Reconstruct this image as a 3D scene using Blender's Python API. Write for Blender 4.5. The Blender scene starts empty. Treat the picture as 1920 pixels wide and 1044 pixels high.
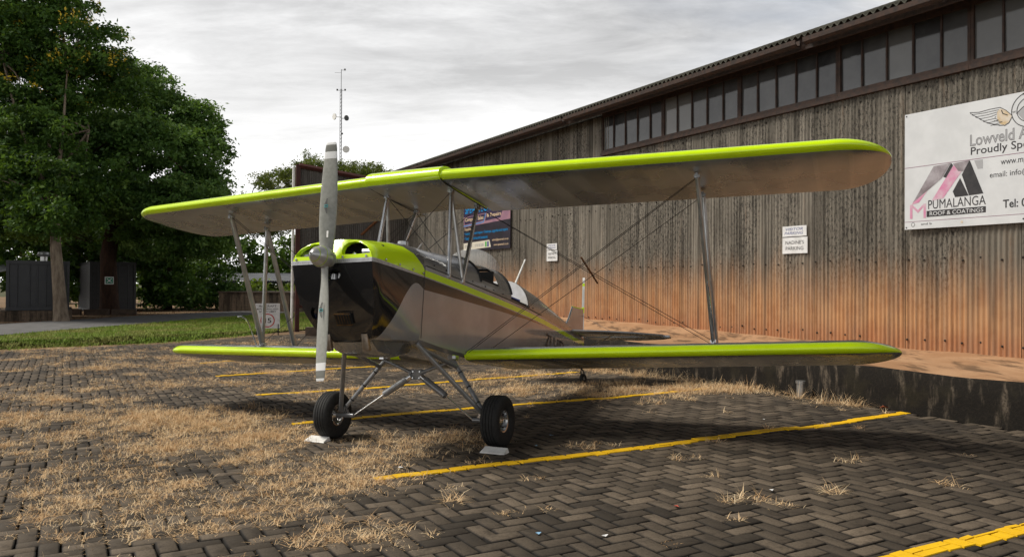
import bpy, bmesh, math, random
import numpy as np
from mathutils import Matrix, Vector
RNG = np.random.default_rng(7)
random.seed(7)
scene = bpy.context.scene
COL = scene.collection
R = math.radians

# ------------------------------------------------------------------ camera
CAM_H = 1.6
PITCH, ROLL = 0.0084, 0.006
_F = Vector((0, math.cos(PITCH), math.sin(PITCH)))
_U = Vector((0, -math.sin(PITCH), math.cos(PITCH)))
_R = Vector((1, 0, 0))
_r = _R * math.cos(ROLL) + _U * math.sin(ROLL)
_u = -_R * math.sin(ROLL) + _U * math.cos(ROLL)
cam = bpy.data.cameras.new('camera')
cam.sensor_width = 36.0
cam.lens = 1498.45 / 1920 * 36.0
cam.clip_start = 0.05
cam.clip_end = 3000
co = bpy.data.objects.new('camera', cam)
COL.objects.link(co)
m = Matrix((_r, _u, -_F)).transposed().to_4x4()
m.translation = (0, 0, CAM_H)
co.matrix_world = m
scene.camera = co

# ------------------------------------------------------------------ light
SUN_EL, SUN_AZ = R(50), R(-88)          # azimuth from +Y towards +X
sd = Vector((math.sin(SUN_AZ) * math.cos(SUN_EL), math.cos(SUN_AZ) * math.cos(SUN_EL), math.sin(SUN_EL)))
sun = bpy.data.lights.new('sun', 'SUN')
sun.energy = 3.7
sun.angle = R(24)
sun.color = (1.0, 0.95, 0.86)
so = bpy.data.objects.new('sun', sun)
so.rotation_euler = sd.to_track_quat('Z', 'Y').to_euler()
COL.objects.link(so)

world = bpy.data.worlds.new('World')
scene.world = world
world.use_nodes = True
wt = world.node_tree
wt.nodes.clear()
def wn_(t, **k):
    n = wt.nodes.new(t)
    for a, b in k.items(): setattr(n, a, b)
    return n
sky = wn_('ShaderNodeTexSky', sky_type='NISHITA')
sky.sun_disc = False
sky.sun_elevation = SUN_EL
sky.sun_rotation = SUN_AZ
sky.air_density = 1.0; sky.dust_density = 2.0
tc = wn_('ShaderNodeTexCoord')
sep = wn_('ShaderNodeSeparateXYZ'); wt.links.new(tc.outputs['Generated'], sep.inputs[0])
def wmath(op, a, b=None, c=None, clamp=False):
    n = wn_('ShaderNodeMath', operation=op); n.use_clamp = clamp
    for i, v in enumerate((a, b, c)):
        if v is None: continue
        if isinstance(v, (int, float)): n.inputs[i].default_value = v
        else: wt.links.new(v, n.inputs[i])
    return n.outputs[0]
zz = wmath('MAXIMUM', sep.outputs[2], 0.0)
den = wmath('ADD', zz, 0.10)
cx = wmath('DIVIDE', sep.outputs[0], den)
cy = wmath('DIVIDE', sep.outputs[1], den)
cmb = wn_('ShaderNodeCombineXYZ'); wt.links.new(cx, cmb.inputs[0]); wt.links.new(cy, cmb.inputs[1])
def wnoise(scale, detail, rough, off, dist=0.0, sx=1.0, sy=1.0, rot=0.0):
    mp = wn_('ShaderNodeMapping'); wt.links.new(cmb.outputs[0], mp.inputs[0])
    mp.inputs['Location'].default_value = off; mp.inputs['Scale'].default_value = (sx, sy, 1)
    mp.inputs['Rotation'].default_value = (0, 0, rot)
    n = wn_('ShaderNodeTexNoise'); wt.links.new(mp.outputs[0], n.inputs['Vector'])
    n.inputs['Scale'].default_value = scale; n.inputs['Detail'].default_value = detail
    n.inputs['Roughness'].default_value = rough; n.inputs['Distortion'].default_value = dist
    return n.outputs[0]
big = wnoise(0.55, 3, 0.5, (0.7, 2.3, 0), 0.3, 0.8, 1.0)
med = wnoise(1.35, 8, 0.62, (3.1, 0.4, 0), 0.6, 0.55, 1.15, 0.25)
fine = wnoise(4.0, 7, 0.68, (1.1, 5.4, 0), 0.5, 0.6, 1.1, 0.3)
mix1 = wmath('ADD', wmath('MULTIPLY', big, 0.36), wmath('ADD', wmath('MULTIPLY', med, 0.46), wmath('MULTIPLY', fine, 0.18)))
ramp = wn_('ShaderNodeValToRGB'); wt.links.new(mix1, ramp.inputs[0])
e = ramp.color_ramp.elements
e[0].position = 0.41; e[0].color = (1.05, 1.055, 1.065, 1)
e[1].position = 0.60; e[1].color = (0.22, 0.228, 0.245, 1)
x2 = ramp.color_ramp.elements.new(0.485); x2.color = (0.66, 0.665, 0.68, 1)
# clouds brighten towards the horizon, where the layer is thin
hz = wmath('SUBTRACT', 1.0, wmath('MULTIPLY', zz, 2.2), clamp=True)
hz = wmath('POWER', hz, 1.4)
mixh = wn_('ShaderNodeMix', data_type='RGBA'); wt.links.new(hz, mixh.inputs[0])
dk = wn_('ShaderNodeMix', data_type='RGBA', blend_type='MULTIPLY'); dk.inputs[0].default_value = 1; wt.links.new(ramp.outputs[0], dk.inputs[6]); thick = wmath('SUBTRACT', 1.0, wmath('MULTIPLY', zz, 0.95), clamp=True); cb = wn_('ShaderNodeCombineColor'); [wt.links.new(thick, cb.inputs[i]) for i in range(3)]; wt.links.new(cb.outputs[0], dk.inputs[7]); wt.links.new(dk.outputs[2], mixh.inputs[6]); mixh.inputs[7].default_value = (1.35, 1.34, 1.32, 1)
# blue gaps between the clouds, more of them to the right
gap = wnoise(0.8, 4, 0.6, (5.0, 1.7, 0), 0.4)
gapf = wmath('MULTIPLY', wmath('SUBTRACT', gap, 0.44), 4.0, clamp=True)
side = wmath('ADD', wmath('MULTIPLY', sep.outputs[0], 2.4), 0.1, clamp=True)
hi = wmath('MULTIPLY', wmath('SUBTRACT', zz, 0.16), 6.0, clamp=True)
gapf = wmath('MULTIPLY', wmath('MULTIPLY', gapf, side), wmath('MULTIPLY', hi, 0.75))
skys = wn_('ShaderNodeMix', data_type='RGBA', blend_type='MULTIPLY'); skys.inputs[0].default_value = 1
wt.links.new(sky.outputs[0], skys.inputs[6]); skys.inputs[7].default_value = (0.085, 0.085, 0.085, 1)
mixg = wn_('ShaderNodeMix', data_type='RGBA'); wt.links.new(gapf, mixg.inputs[0])
wt.links.new(mixh.outputs[2], mixg.inputs[6]); wt.links.new(skys.outputs[2], mixg.inputs[7])
bg = wn_('ShaderNodeBackground'); wt.links.new(mixg.outputs[2], bg.inputs[0]); bg.inputs[1].default_value = 1.0
wo = wn_('ShaderNodeOutputWorld'); wt.links.new(bg.outputs[0], wo.inputs[0])

vs = scene.view_settings
vs.view_transform = 'Standard'; vs.look = 'None'; vs.exposure = 0.2; vs.gamma = 1.0
vs.use_curve_mapping = False

# ------------------------------------------------------------------ frames of reference
WA = 2.082                                   # direction of the hangar wall
WD = np.array([math.cos(WA), math.sin(WA), 0.0])
WN = np.array([-math.sin(WA), math.cos(WA), 0.0])      # out of the wall into the yard
def DN(d, n, z=0.0):
    p = WD * d + WN * n
    return (p[0], p[1], z)
PSI, PHI = 0.4086, 0.0393                    # heading and lateral lean of the aircraft
AO = np.array([-1.006, 8.1364, 0.0])
FW = np.array([-math.sin(PSI), -math.cos(PSI), 0.0])
PT = np.array([math.cos(PSI), -math.sin(PSI), 0.0])
PT2 = math.cos(PHI) * PT + math.sin(PHI) * np.array([0, 0, 1.0])
UP2 = -math.sin(PHI) * PT + math.cos(PHI) * np.array([0, 0, 1.0])
def gz(x, y):                                # the paving dips gently towards the lawn side
    t = (np.asarray(x) - AO[0]) * PT[0] + (np.asarray(y) - AO[1]) * PT[1]
    return PHI * 2 * np.tanh(t / 2)

# ------------------------------------------------------------------ mesh helpers
class MB:
    def __init__(s): s.v = []; s.f = []; s.mi = []
    def add(s, vs, fs, mi=0):
        o = len(s.v); s.v += [tuple(map(float, p)) for p in vs]
        s.f += [tuple(i + o for i in f) for f in fs]; s.mi += [mi] * len(fs)
        return s
    def box(s, c, d, mi=0, rot=None):
        vs = [(sx * d[0] / 2, sy * d[1] / 2, sz * d[2] / 2) for sz in (-1, 1) for sx, sy in ((-1, -1), (1, -1), (1, 1), (-1, 1))]
        if rot is not None: vs = [tuple(rot @ Vector(p)) for p in vs]
        vs = [(p[0] + c[0], p[1] + c[1], p[2] + c[2]) for p in vs]
        return s.add(vs, [(0, 3, 2, 1), (4, 5, 6, 7), (0, 1, 5, 4), (1, 2, 6, 5), (2, 3, 7, 6), (3, 0, 4, 7)], mi)
    def tube(s, pts, rad, seg=10, mi=0, cap=True, flat=1.0, flatdir=None):
        pts = [Vector(p) for p in pts]; n = len(pts)
        rad = [rad] * n if isinstance(rad, (int, float)) else rad
        vs, fs = [], []
        a = None
        for i, p in enumerate(pts):
            t = (pts[min(i + 1, n - 1)] - pts[max(i - 1, 0)]).normalized()
            if flatdir is not None:
                a = Vector(flatdir); a = (a - t * a.dot(t)).normalized()
            elif a is None:
                a = t.orthogonal().normalized()
            else:
                a = (a - t * a.dot(t)).normalized()
            b = t.cross(a)
            for k in range(seg):
                th = 2 * math.pi * k / seg
                vs.append(p + (a * math.cos(th) * flat + b * math.sin(th)) * rad[i])
        for i in range(n - 1):
            for k in range(seg):
                k2 = (k + 1) % seg
                fs.append((i * seg + k, i * seg + k2, (i + 1) * seg + k2, (i + 1) * seg + k))
        if cap:
            fs.append(tuple(range(seg))[::-1]); fs.append(tuple((n - 1) * seg + k for k in range(seg)))
        return s.add(vs, fs, mi)
    def lathe(s, prof, org, axis, seg=32, mi=0, mis=None):
        axis = Vector(axis).normalized(); a = axis.orthogonal().normalized(); b = axis.cross(a); org = Vector(org)
        vs, fs, ms = [], [], []
        for (t, r) in prof:
            for k in range(seg):
                th = 2 * math.pi * k / seg
                vs.append(org + axis * t + (a * math.cos(th) + b * math.sin(th)) * r)
        o = len(s.v); s.v += [tuple(p) for p in vs]
        for i in range(len(prof) - 1):
            for k in range(seg):
                k2 = (k + 1) % seg
                s.f.append((o + i * seg + k, o + i * seg + k2, o + (i + 1) * seg + k2, o + (i + 1) * seg + k))
                s.mi.append(mis[i] if mis else mi)
        return s
    def grid(s, P, mi=0, close=False):
        P = [[tuple(map(float, p)) for p in r] for r in P]; nr, nc = len(P), len(P[0])
        vs = [p for r in P for p in r]; fs = []; ms = []
        for i in range(nr - 1):
            for j in range(nc - (0 if close else 1)):
                j2 = (j + 1) % nc
                fs.append((i * nc + j, i * nc + j2, (i + 1) * nc + j2, (i + 1) * nc + j))
        return s.add(vs, fs, mi)
    def mesh(s, name, mats, smooth=False, angle=None):
        me = bpy.data.meshes.new(name); me.from_pydata(s.v, [], s.f)
        for mt in mats: me.materials.append(mt)
        if len(mats) > 1: me.polygons.foreach_set('material_index', s.mi)
        if smooth:
            bm = bmesh.new(); bm.from_mesh(me); bmesh.ops.recalc_face_normals(bm, faces=bm.faces)
            for f in bm.faces: f.smooth = True
            if angle:
                for ed in bm.edges:
                    if len(ed.link_faces) == 2 and ed.calc_face_angle(0) > angle: ed.smooth = False
            bm.to_mesh(me); bm.free()
        me.update()
        return me
    def obj(s, name, mats, parent=None, smooth=False, angle=R(35), mat=None):
        if not isinstance(mats, (list, tuple)): mats = [mats]
        return link(name, s.mesh(name, mats, smooth, angle), parent, mat)
def link(name, data, parent=None, mat=None):
    o = bpy.data.objects.new(name, data); COL.objects.link(o)
    if parent is not None: o.parent = parent
    if mat is not None:
        o.matrix_local = mat
    return o
def tag(o, label=None, cat=None, group=None, kind=None):
    if label: o['label'] = label
    if cat: o['category'] = cat
    if group: o['group'] = group
    if kind: o['kind'] = kind
    return o
def thing(name, label, cat, loc=(0, 0, 0), mat=None, group=None):
    o = bpy.data.objects.new(name, None); COL.objects.link(o); o.empty_display_size = 0.2
    if mat is not None: o.matrix_world = mat
    else: o.location = loc
    return tag(o, label, cat, group)
def frame(o, xa, ya, za):
    mm = Matrix((Vector(xa), Vector(ya), Vector(za))).transposed().to_4x4(); mm.translation = Vector(o); return mm
def np_mesh(name, V, F, mat, attr=None):
    """V (n,3); F (m,k) same vertex count per face"""
    me = bpy.data.meshes.new(name); V = np.asarray(V, np.float32); F = np.asarray(F, np.int32)
    me.vertices.add(len(V)); me.vertices.foreach_set('co', V.ravel())
    k = F.shape[1]; me.loops.add(F.size); me.loops.foreach_set('vertex_index', F.ravel())
    me.polygons.add(len(F)); me.polygons.foreach_set('loop_start', np.arange(len(F), dtype=np.int32) * k)
    me.update(calc_edges=True)
    if attr is not None:
        at = me.attributes.new('tone', 'FLOAT', 'POINT'); at.data.foreach_set('value', np.asarray(attr, np.float32))
    me.materials.append(mat)
    return me

# ------------------------------------------------------------------ material helpers
class NT:
    def __init__(s, name):
        s.m = bpy.data.materials.new(name); s.m.use_nodes = True; s.t = s.m.node_tree
        s.b = s.t.nodes['Principled BSDF']; s.out = s.t.nodes['Material Output']
    def n(s, ty, **k):
        x = s.t.nodes.new(ty)
        for a, b in k.items(): setattr(x, a, b)
        return x
    def set(s, sock, v):
        if isinstance(v, (int, float)): sock.default_value = v
        elif isinstance(v, (tuple, list)): sock.default_value = tuple(v) + ((1.0,) if len(v) == 3 and len(sock.default_value) == 4 else ())
        else: s.t.links.new(v, sock)
    def math(s, op, a, b=None, c=None, clamp=False):
        x = s.n('ShaderNodeMath', operation=op); x.use_clamp = clamp
        for i, v in enumerate((a, b, c)):
            if v is not None: s.set(x.inputs[i], v)
        return x.outputs[0]
    def step(s, v, a, b):                       # smooth ramp 0..1 from a to b
        x = s.n('ShaderNodeMapRange'); x.interpolation_type = 'SMOOTHSTEP'
        s.set(x.inputs[0], v); s.set(x.inputs[1], a); s.set(x.inputs[2], b); x.inputs[3].default_value = 0; x.inputs[4].default_value = 1
        return x.outputs[0]
    def mix(s, f, a, b):
        x = s.n('ShaderNodeMix', data_type='RGBA'); s.set(x.inputs[0], f); s.set(x.inputs[6], a); s.set(x.inputs[7], b); return x.outputs[2]
    def coord(s, kind='Object', scale=(1, 1, 1), rot=(0, 0, 0), loc=(0, 0, 0)):
        if kind == 'World': o = s.n('ShaderNodeNewGeometry').outputs['Position']
        else: o = s.n('ShaderNodeTexCoord').outputs[kind]
        mp = s.n('ShaderNodeMapping'); s.t.links.new(o, mp.inputs[0])
        mp.inputs['Scale'].default_value = scale; mp.inputs['Rotation'].default_value = rot; mp.inputs['Location'].default_value = loc
        return mp.outputs[0]
    def noise(s, vec, scale, detail=4, rough=0.55, dist=0.0):
        x = s.n('ShaderNodeTexNoise'); s.t.links.new(vec, x.inputs['Vector']); x.inputs['Scale'].default_value = scale
        x.inputs['Detail'].default_value = detail; x.inputs['Roughness'].default_value = rough; x.inputs['Distortion'].default_value = dist
        return x.outputs[0]
    def sep(s, vec):
        x = s.n('ShaderNodeSeparateXYZ'); s.t.links.new(vec, x.inputs[0]); return x.outputs
    def bump(s, h, strength=0.3, dist=0.01):
        x = s.n('ShaderNodeBump'); s.set(x.inputs['Height'], h); x.inputs['Strength'].default_value = strength; x.inputs['Distance'].default_value = dist
        s.t.links.new(x.outputs[0], s.b.inputs['Normal'])
    def attr(s, name):
        x = s.n('ShaderNodeAttribute'); x.attribute_name = name; return x.outputs['Fac']
    def fin(s, color=None, rough=None, metal=None, spec=None, coat=None):
        if color is not None: s.set(s.b.inputs['Base Color'], color)
        if rough is not None: s.set(s.b.inputs['Roughness'], rough)
        if metal is not None: s.set(s.b.inputs['Metallic'], metal)
        if spec is not None: s.set(s.b.inputs['Specular IOR Level'], spec)
        if coat is not None: s.set(s.b.inputs['Coat Weight'], coat); s.b.inputs['Coat Roughness'].default_value = 0.06
        return s.m
def simple(name, c1, c2=None, scale=5.0, rough=0.6, metal=0.0, spec=0.5, coat=None, bump=None, kind='Object', lo=0.35, hi=0.65, detail=5, stretch=(1, 1, 1), rvar=0.0):
    t = NT(name)
    if c2 is None: return t.fin(c1, rough, metal, spec, coat)
    v = t.coord(kind, stretch); nz = t.noise(v, scale, detail, 0.6)
    f = t.step(nz, lo, hi)
    if bump: t.bump(nz, bump[0], bump[1])
    rr = rough if not rvar else t.math('ADD', rough - rvar / 2, t.math('MULTIPLY', f, rvar))
    return t.fin(t.mix(f, c1, c2), rr, metal, spec, coat)

LIME = (0.60, 0.84, 0.003)
M_lime = simple('lime_paint', LIME, (0.56, 0.78, 0.003), 3, 0.25, 0, 0.5, 0.4)
M_silver = None
def silver_mat():
    t = NT('silver_dope'); v = t.coord('Object'); n1 = t.noise(v, 2.2, 2, 0.5); n2 = t.noise(v, 60, 3, 0.5)
    c = t.mix(t.step(n1, 0.3, 0.7), (0.27, 0.283, 0.30), (0.38, 0.395, 0.415))
    c = t.mix(t.math('MULTIPLY', t.step(n2, 0.62, 0.75), 0.06), c, (0.20, 0.18, 0.15))
    y = t.math('ABSOLUTE', t.sep(v)[1]); pp = t.math('PINGPONG', y, 0.15); tape = t.step(pp, 0.028, 0.014)
    c = t.mix(t.math('MULTIPLY', tape, 0.10), c, (0.62, 0.62, 0.62))
    t.bump(t.math('ADD', t.math('MULTIPLY', n1, 0.6), t.math('MULTIPLY', tape, 0.15)), 0.24, 0.03)
    return t.fin(c, t.math('ADD', 0.18, t.math('MULTIPLY', n1, 0.2)), 0.75, 0.5)
M_silver = silver_mat()
M_alu = simple('polished_aluminium', (0.62, 0.62, 0.62), (0.48, 0.48, 0.48), 12, 0.24, 0.95)
M_tube = simple('grey_tube_paint', (0.18, 0.185, 0.19), (0.24, 0.24, 0.245), 10, 0.3, 0.4)
M_strut = simple('strut_grey', (0.45, 0.45, 0.44), (0.34, 0.34, 0.33), 8, 0.3, 0.75)
M_black = simple('gloss_black', (0.012, 0.012, 0.014), (0.022, 0.021, 0.021), 4, 0.16, 0, 0.5, 0.6)
M_rub = simple('tyre_rubber', (0.012, 0.012, 0.012), (0.022, 0.021, 0.02), 30, 0.75, 0, 0.3)
M_dark = simple('dark_interior', (0.008, 0.008, 0.008), None, rough=0.7)
M_wire = simple('wire_steel', (0.02, 0.018, 0.016), None, rough=0.45, metal=0.4)
M_white = simple('white_paint', (0.78, 0.77, 0.74), (0.62, 0.60, 0.56), 6, 0.5)
M_steel = simple('exhaust_steel', (0.25, 0.19, 0.14), (0.40, 0.34, 0.28), 14, 0.32, 0.9)
M_brown = simple('javelin_wood', (0.20, 0.075, 0.02), (0.12, 0.045, 0.015), 20, 0.6)
M_blue = simple('blue_cushion', (0.02, 0.06, 0.35), None, rough=0.8)
def glass_mat(name, op, col=(0.75, 0.76, 0.76)):
    t = NT(name); tr = t.n('ShaderNodeBsdfTransparent'); gl = t.n('ShaderNodeBsdfGlossy'); df = t.n('ShaderNodeBsdfDiffuse')
    gl.inputs['Roughness'].default_value = 0.05; df.inputs['Color'].default_value = col + (1,)
    lw = t.n('ShaderNodeLayerWeight'); lw.inputs[0].default_value = 0.35
    m1 = t.n('ShaderNodeMixShader'); m1.inputs[0].default_value = op; t.t.links.new(tr.outputs[0], m1.inputs[1]); t.t.links.new(df.outputs[0], m1.inputs[2])
    m2 = t.n('ShaderNodeMixShader'); t.t.links.new(t.math('MULTIPLY', lw.outputs['Fresnel'], 0.8, clamp=True), m2.inputs[0])
    t.t.links.new(m1.outputs[0], m2.inputs[1]); t.t.links.new(gl.outputs[0], m2.inputs[2]); t.t.links.new(m2.outputs[0], t.out.inputs[0])
    return t.m
M_wind1 = glass_mat('clear_perspex', 0.06)
M_wind2 = glass_mat('sky_sheen_perspex', 0.30)  # milky diffuse share paints the sky's reflection into the rear screen

# ================================================================== GROUND
PL, PW = 0.25, 0.125          # paver
def soil_mat():
    t = NT('dry_soil'); v = t.coord('World'); a = t.noise(v, 0.6, 6, 0.6); b = t.noise(v, 18, 5, 0.7)
    c = t.mix(t.step(a, 0.35, 0.65), (0.16, 0.10, 0.055), (0.27, 0.18, 0.10))
    c = t.mix(t.step(b, 0.45, 0.75), c, (0.09, 0.055, 0.03)); t.bump(b, 0.5, 0.02)
    return t.fin(c, 0.95, 0, 0.2)
M_soil = soil_mat()
M_bed = simple('joint_soil', (0.006, 0.0045, 0.003), (0.018, 0.012, 0.007), 3, 0.95, 0, 0.2, kind='World')
def far_mat():
    t = NT('far_ground'); v = t.coord('World'); a = t.noise(v, 0.15, 5, 0.6); b = t.noise(v, 6, 5, 0.7)
    c = t.mix(t.step(a, 0.4, 0.6), (0.055, 0.075, 0.02), (0.10, 0.085, 0.04)); c = t.mix(t.step(b, 0.4, 0.7), c, (0.05, 0.04, 0.02))
    return t.fin(c, 0.95, 0, 0.2)
M_far = far_mat()
# one sheet to the horizon
g = MB(); S = 900
g.grid([[(-S, -60, -0.20), (S, -60, -0.20)], [(-S, S * 1.5, -0.20), (S, S * 1.5, -0.20)]])
tag(g.obj('ground', M_far), kind='structure')

# paved yard: bedding sheet with the dip, pavers lie on it
def yard_edge(x):     # far edge of the paving (y as function of x) along the lawn
    return np.interp(x, [-40, -12.6, -10.8, -9.4, -8.4, -7.0, -6.0, 4], [1.0, 19.4, 21.2, 22.6, 25.2, 27.2, 29, 29])
def bed(nd=90, nn=90):
    P = []
    for d in np.linspace(-3, 40, nd):
        row = []
        for n in np.linspace(-9.15, 22, nn):
            x, y, _ = DN(d, n); row.append((x, y, float(gz(x, y)) - 0.045))
        P.append(row)
    return P
yard = MB().grid(bed()).obj('paved_yard', M_bed, smooth=True)
tag(yard, kind='structure')

def paver_mat():
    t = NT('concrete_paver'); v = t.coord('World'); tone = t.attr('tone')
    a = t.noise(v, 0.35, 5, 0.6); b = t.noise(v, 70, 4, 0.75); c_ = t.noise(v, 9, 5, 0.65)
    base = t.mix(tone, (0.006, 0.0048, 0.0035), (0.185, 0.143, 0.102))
    base = t.mix(t.math('MULTIPLY', t.step(b, 0.45, 0.7), 0.55), base, (0.020, 0.016, 0.012))
    dirt = t.math('MULTIPLY', t.step(c_, 0.48, 0.70), 0.5)
    base = t.mix(dirt, base, (0.018, 0.013, 0.009))
    # broad darker patches from coarse noise
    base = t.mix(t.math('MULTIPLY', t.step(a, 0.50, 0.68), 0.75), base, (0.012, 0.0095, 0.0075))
    t.bump(b, 0.5, 0.004)
    return t.fin(base, t.math('ADD', 0.72, t.math('MULTIPLY', b, 0.25)), 0, 0.3)
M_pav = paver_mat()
# herringbone cells in (d, n): brick k along d or along n
def herring(d0, d1, n0, n1):
    out = []
    # unit: brick H occupies 2x1, V occupies 1x2; cell w = PW
    w = PW
    i0, i1 = int(math.floor(d0 / w)) - 4, int(math.ceil(d1 / w)) + 4
    j0, j1 = int(math.floor(n0 / w)) - 4, int(math.ceil(n1 / w)) + 4
    ii, jj = np.meshgrid(np.arange(i0, i1), np.arange(j0, j1), indexing='ij')
    ph = (ii + jj) % 4
    H = ph == 0                      # brick from (i,j) to (i+2,j+1)
    V = ph == 2                      # brick from (i,j) to (i+1,j+2)
    hd = np.stack([ii[H] * w + w, jj[H] * w + w / 2, np.zeros(H.sum())], 1)
    vd = np.stack([ii[V] * w + w / 2, jj[V] * w + w, np.ones(V.sum())], 1)
    return np.concatenate([hd, vd])
BR = herring(-1.5, 36, -9.1, 20)
bx = BR[:, 0] * WD[0] + BR[:, 1] * WN[0]; by = BR[:, 0] * WD[1] + BR[:, 1] * WN[1]
inview = (by > 3.3) & (np.abs(bx) < by * 0.72 + 1.0) & (BR[:, 1] > -9.0) & (by < yard_edge(bx) - 0.1) & (BR[:, 0] < 31)
BR, bx, by = BR[inview], bx[inview], by[inview]
btone = np.clip(RNG.beta(2.2, 2.8, len(BR)), 0, 1)
bjit = RNG.normal(0, 1, (len(BR), 4))
bz = gz(bx, by)
# wobbling yellow lines d(n)
LINES = [([(6.22, -2.22), (6.18, -2.74), (6.12, -3.51), (6.03, -4.4), (6.03, -5.27), (6.07, -5.93), (6.10, -6.62), (6.00, -7.21), (6.10, -8.07), (6.16, -8.97)], 0.125),
         ([(9.54, -2.36), (9.57, -3.83), (9.4, -5.12), (9.08, -6.79), (9.05, -8.54)], 0.125),
         ([(12.41, -2.55), (12.38, -4.38), (12.6, -6.44), (12.53, -8.48)], 0.13),
         ([(15.26, -2.42), (15.61, -4.86), (15.7, -8.5)], 0.13),
         ([(17.84, -2.51), (18.22, -3.39), (18.5, -8.5)], 0.13),
         ([(2.92, -2.3), (2.87, -4.15), (2.88, -4.46), (2.86, -4.74), (2.84, -4.99), (2.84, -5.33), (2.86, -8.9)], 0.13)]
# paver body: chamfered block, tops at z=0 locally, along local x
def paver_geo(L, Wd, H=0.05, ch=0.007):
    l, w = L / 2, Wd / 2
    top = [(-l + ch, -w + ch, 0), (l - ch, -w + ch, 0), (l - ch, w - ch, 0), (-l + ch, w - ch, 0)]
    mid = [(-l, -w, -ch), (l, -w, -ch), (l, w, -ch), (-l, w, -ch)]
    bot = [(-l, -w, -H), (l, -w, -H), (l, w, -H), (-l, w, -H)]
    F = [(0, 1, 2, 3)]
    for k in range(4):
        k2 = (k + 1) % 4
        F.append((4 + k, 4 + k2, k2, k)); F.append((8 + k, 8 + k2, 4 + k2, 4 + k))
    return np.array(top + mid + bot), np.array(F)
PV, PF = paver_geo(PL - 0.011, PW - 0.011, 0.05, 0.0125)
PV[4:8, 2] = -0.009
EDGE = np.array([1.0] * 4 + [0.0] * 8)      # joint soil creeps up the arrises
order = np.argsort(bx ** 2 + by ** 2)
vis = np.where((by * 0.335 > 1.5) & (np.abs(bx) < by * 0.66))[0]
near = set(vis[np.argsort(by[vis])][:300].tolist())
PVAR = []
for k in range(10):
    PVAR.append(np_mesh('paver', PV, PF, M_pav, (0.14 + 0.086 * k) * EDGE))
hpos = {}
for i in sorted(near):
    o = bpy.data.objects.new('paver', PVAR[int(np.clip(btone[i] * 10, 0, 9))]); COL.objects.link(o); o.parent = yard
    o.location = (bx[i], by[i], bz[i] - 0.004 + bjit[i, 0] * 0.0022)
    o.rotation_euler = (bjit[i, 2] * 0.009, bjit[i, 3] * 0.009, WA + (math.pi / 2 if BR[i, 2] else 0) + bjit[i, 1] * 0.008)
rest = np.array([i for i in range(len(BR)) if i not in near])
ang = WA + np.where(BR[rest, 2] > 0, math.pi / 2, 0) + bjit[rest, 1] * 0.008
ca, sa = np.cos(ang)[:, None], np.sin(ang)[:, None]
loc = PV[None]
X = loc[:, :, 0] * ca - loc[:, :, 1] * sa + bx[rest][:, None]
Y = loc[:, :, 0] * sa + loc[:, :, 1] * ca + by[rest][:, None]
Z = loc[:, :, 2] + (bz[rest] - 0.004 + bjit[rest, 0] * 0.0022)[:, None] + loc[:, :, 0] * bjit[rest, 2][:, None] * 0.009 + loc[:, :, 1] * bjit[rest, 3][:, None] * 0.009
V = np.stack([X, Y, Z], 2).reshape(-1, 3)
Fa = (PF[None] + (np.arange(len(rest)) * 12)[:, None, None]).reshape(-1, 4)
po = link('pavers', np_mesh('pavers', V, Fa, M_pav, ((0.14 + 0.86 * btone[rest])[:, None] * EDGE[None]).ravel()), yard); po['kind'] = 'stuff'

def yellow_mat():
    t = NT('yellow_paint'); v = t.coord('World'); a = t.noise(v, 40, 5, 0.7); b = t.noise(v, 5, 5, 0.6)
    c = t.mix(t.step(b, 0.4, 0.7), (0.84, 0.50, 0.008), (0.72, 0.41, 0.010)); c = t.mix(t.math('MULTIPLY', t.step(a, 0.62, 0.72), 0.8), c, (0.16, 0.10, 0.03))
    t.bump(a, 0.4, 0.003)
    return t.fin(c, 0.7, 0, 0.3)
M_yel = yellow_mat()
for pts, wdt in LINES:
    pts = sorted(pts, key=lambda q: q[1]); nn_ = [q[1] for q in pts]; dd_ = [q[0] for q in pts]
    mb = MB(); cen = None
    for i in range(len(BR)):
        d, n, ori = BR[i]
        hl, hw = (PL / 2 - 0.0075, PW / 2 - 0.0075)
        rd, rn = (hl, hw) if not ori else (hw, hl)
        if n + rn < nn_[0] or n - rn > nn_[-1]: continue
        dc = float(np.interp(n, nn_, dd_)) + bjit[i, 1] * 0.004
        a, b = max(d - rd, dc - wdt / 2), min(d + rd, dc + wdt / 2)
        if b - a < 0.008: continue
        q0, q1 = max(n - rn, nn_[0]), min(n + rn, nn_[-1])
        if q1 - q0 < 0.01: continue
        zt = bz[i] + 0.004 + bjit[i, 0] * 0.0022
        r1, r2 = bjit[i, 2] * 0.004, bjit[i, 3] * 0.004
        top = [DN(a + r1, q0, zt), DN(b + r2, q0, zt), DN(b - r1, q1, zt), DN(a - r2, q1, zt)]
        low = [(p[0], p[1], p[2] - 0.012) for p in top]
        mb.add(top + low, [(0, 1, 2, 3), (4, 5, 1, 0), (5, 6, 2, 1), (6, 7, 3, 2), (7, 4, 0, 3)])
    if mb.f: tag(mb.obj('parking_line', M_yel), kind='structure')

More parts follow.
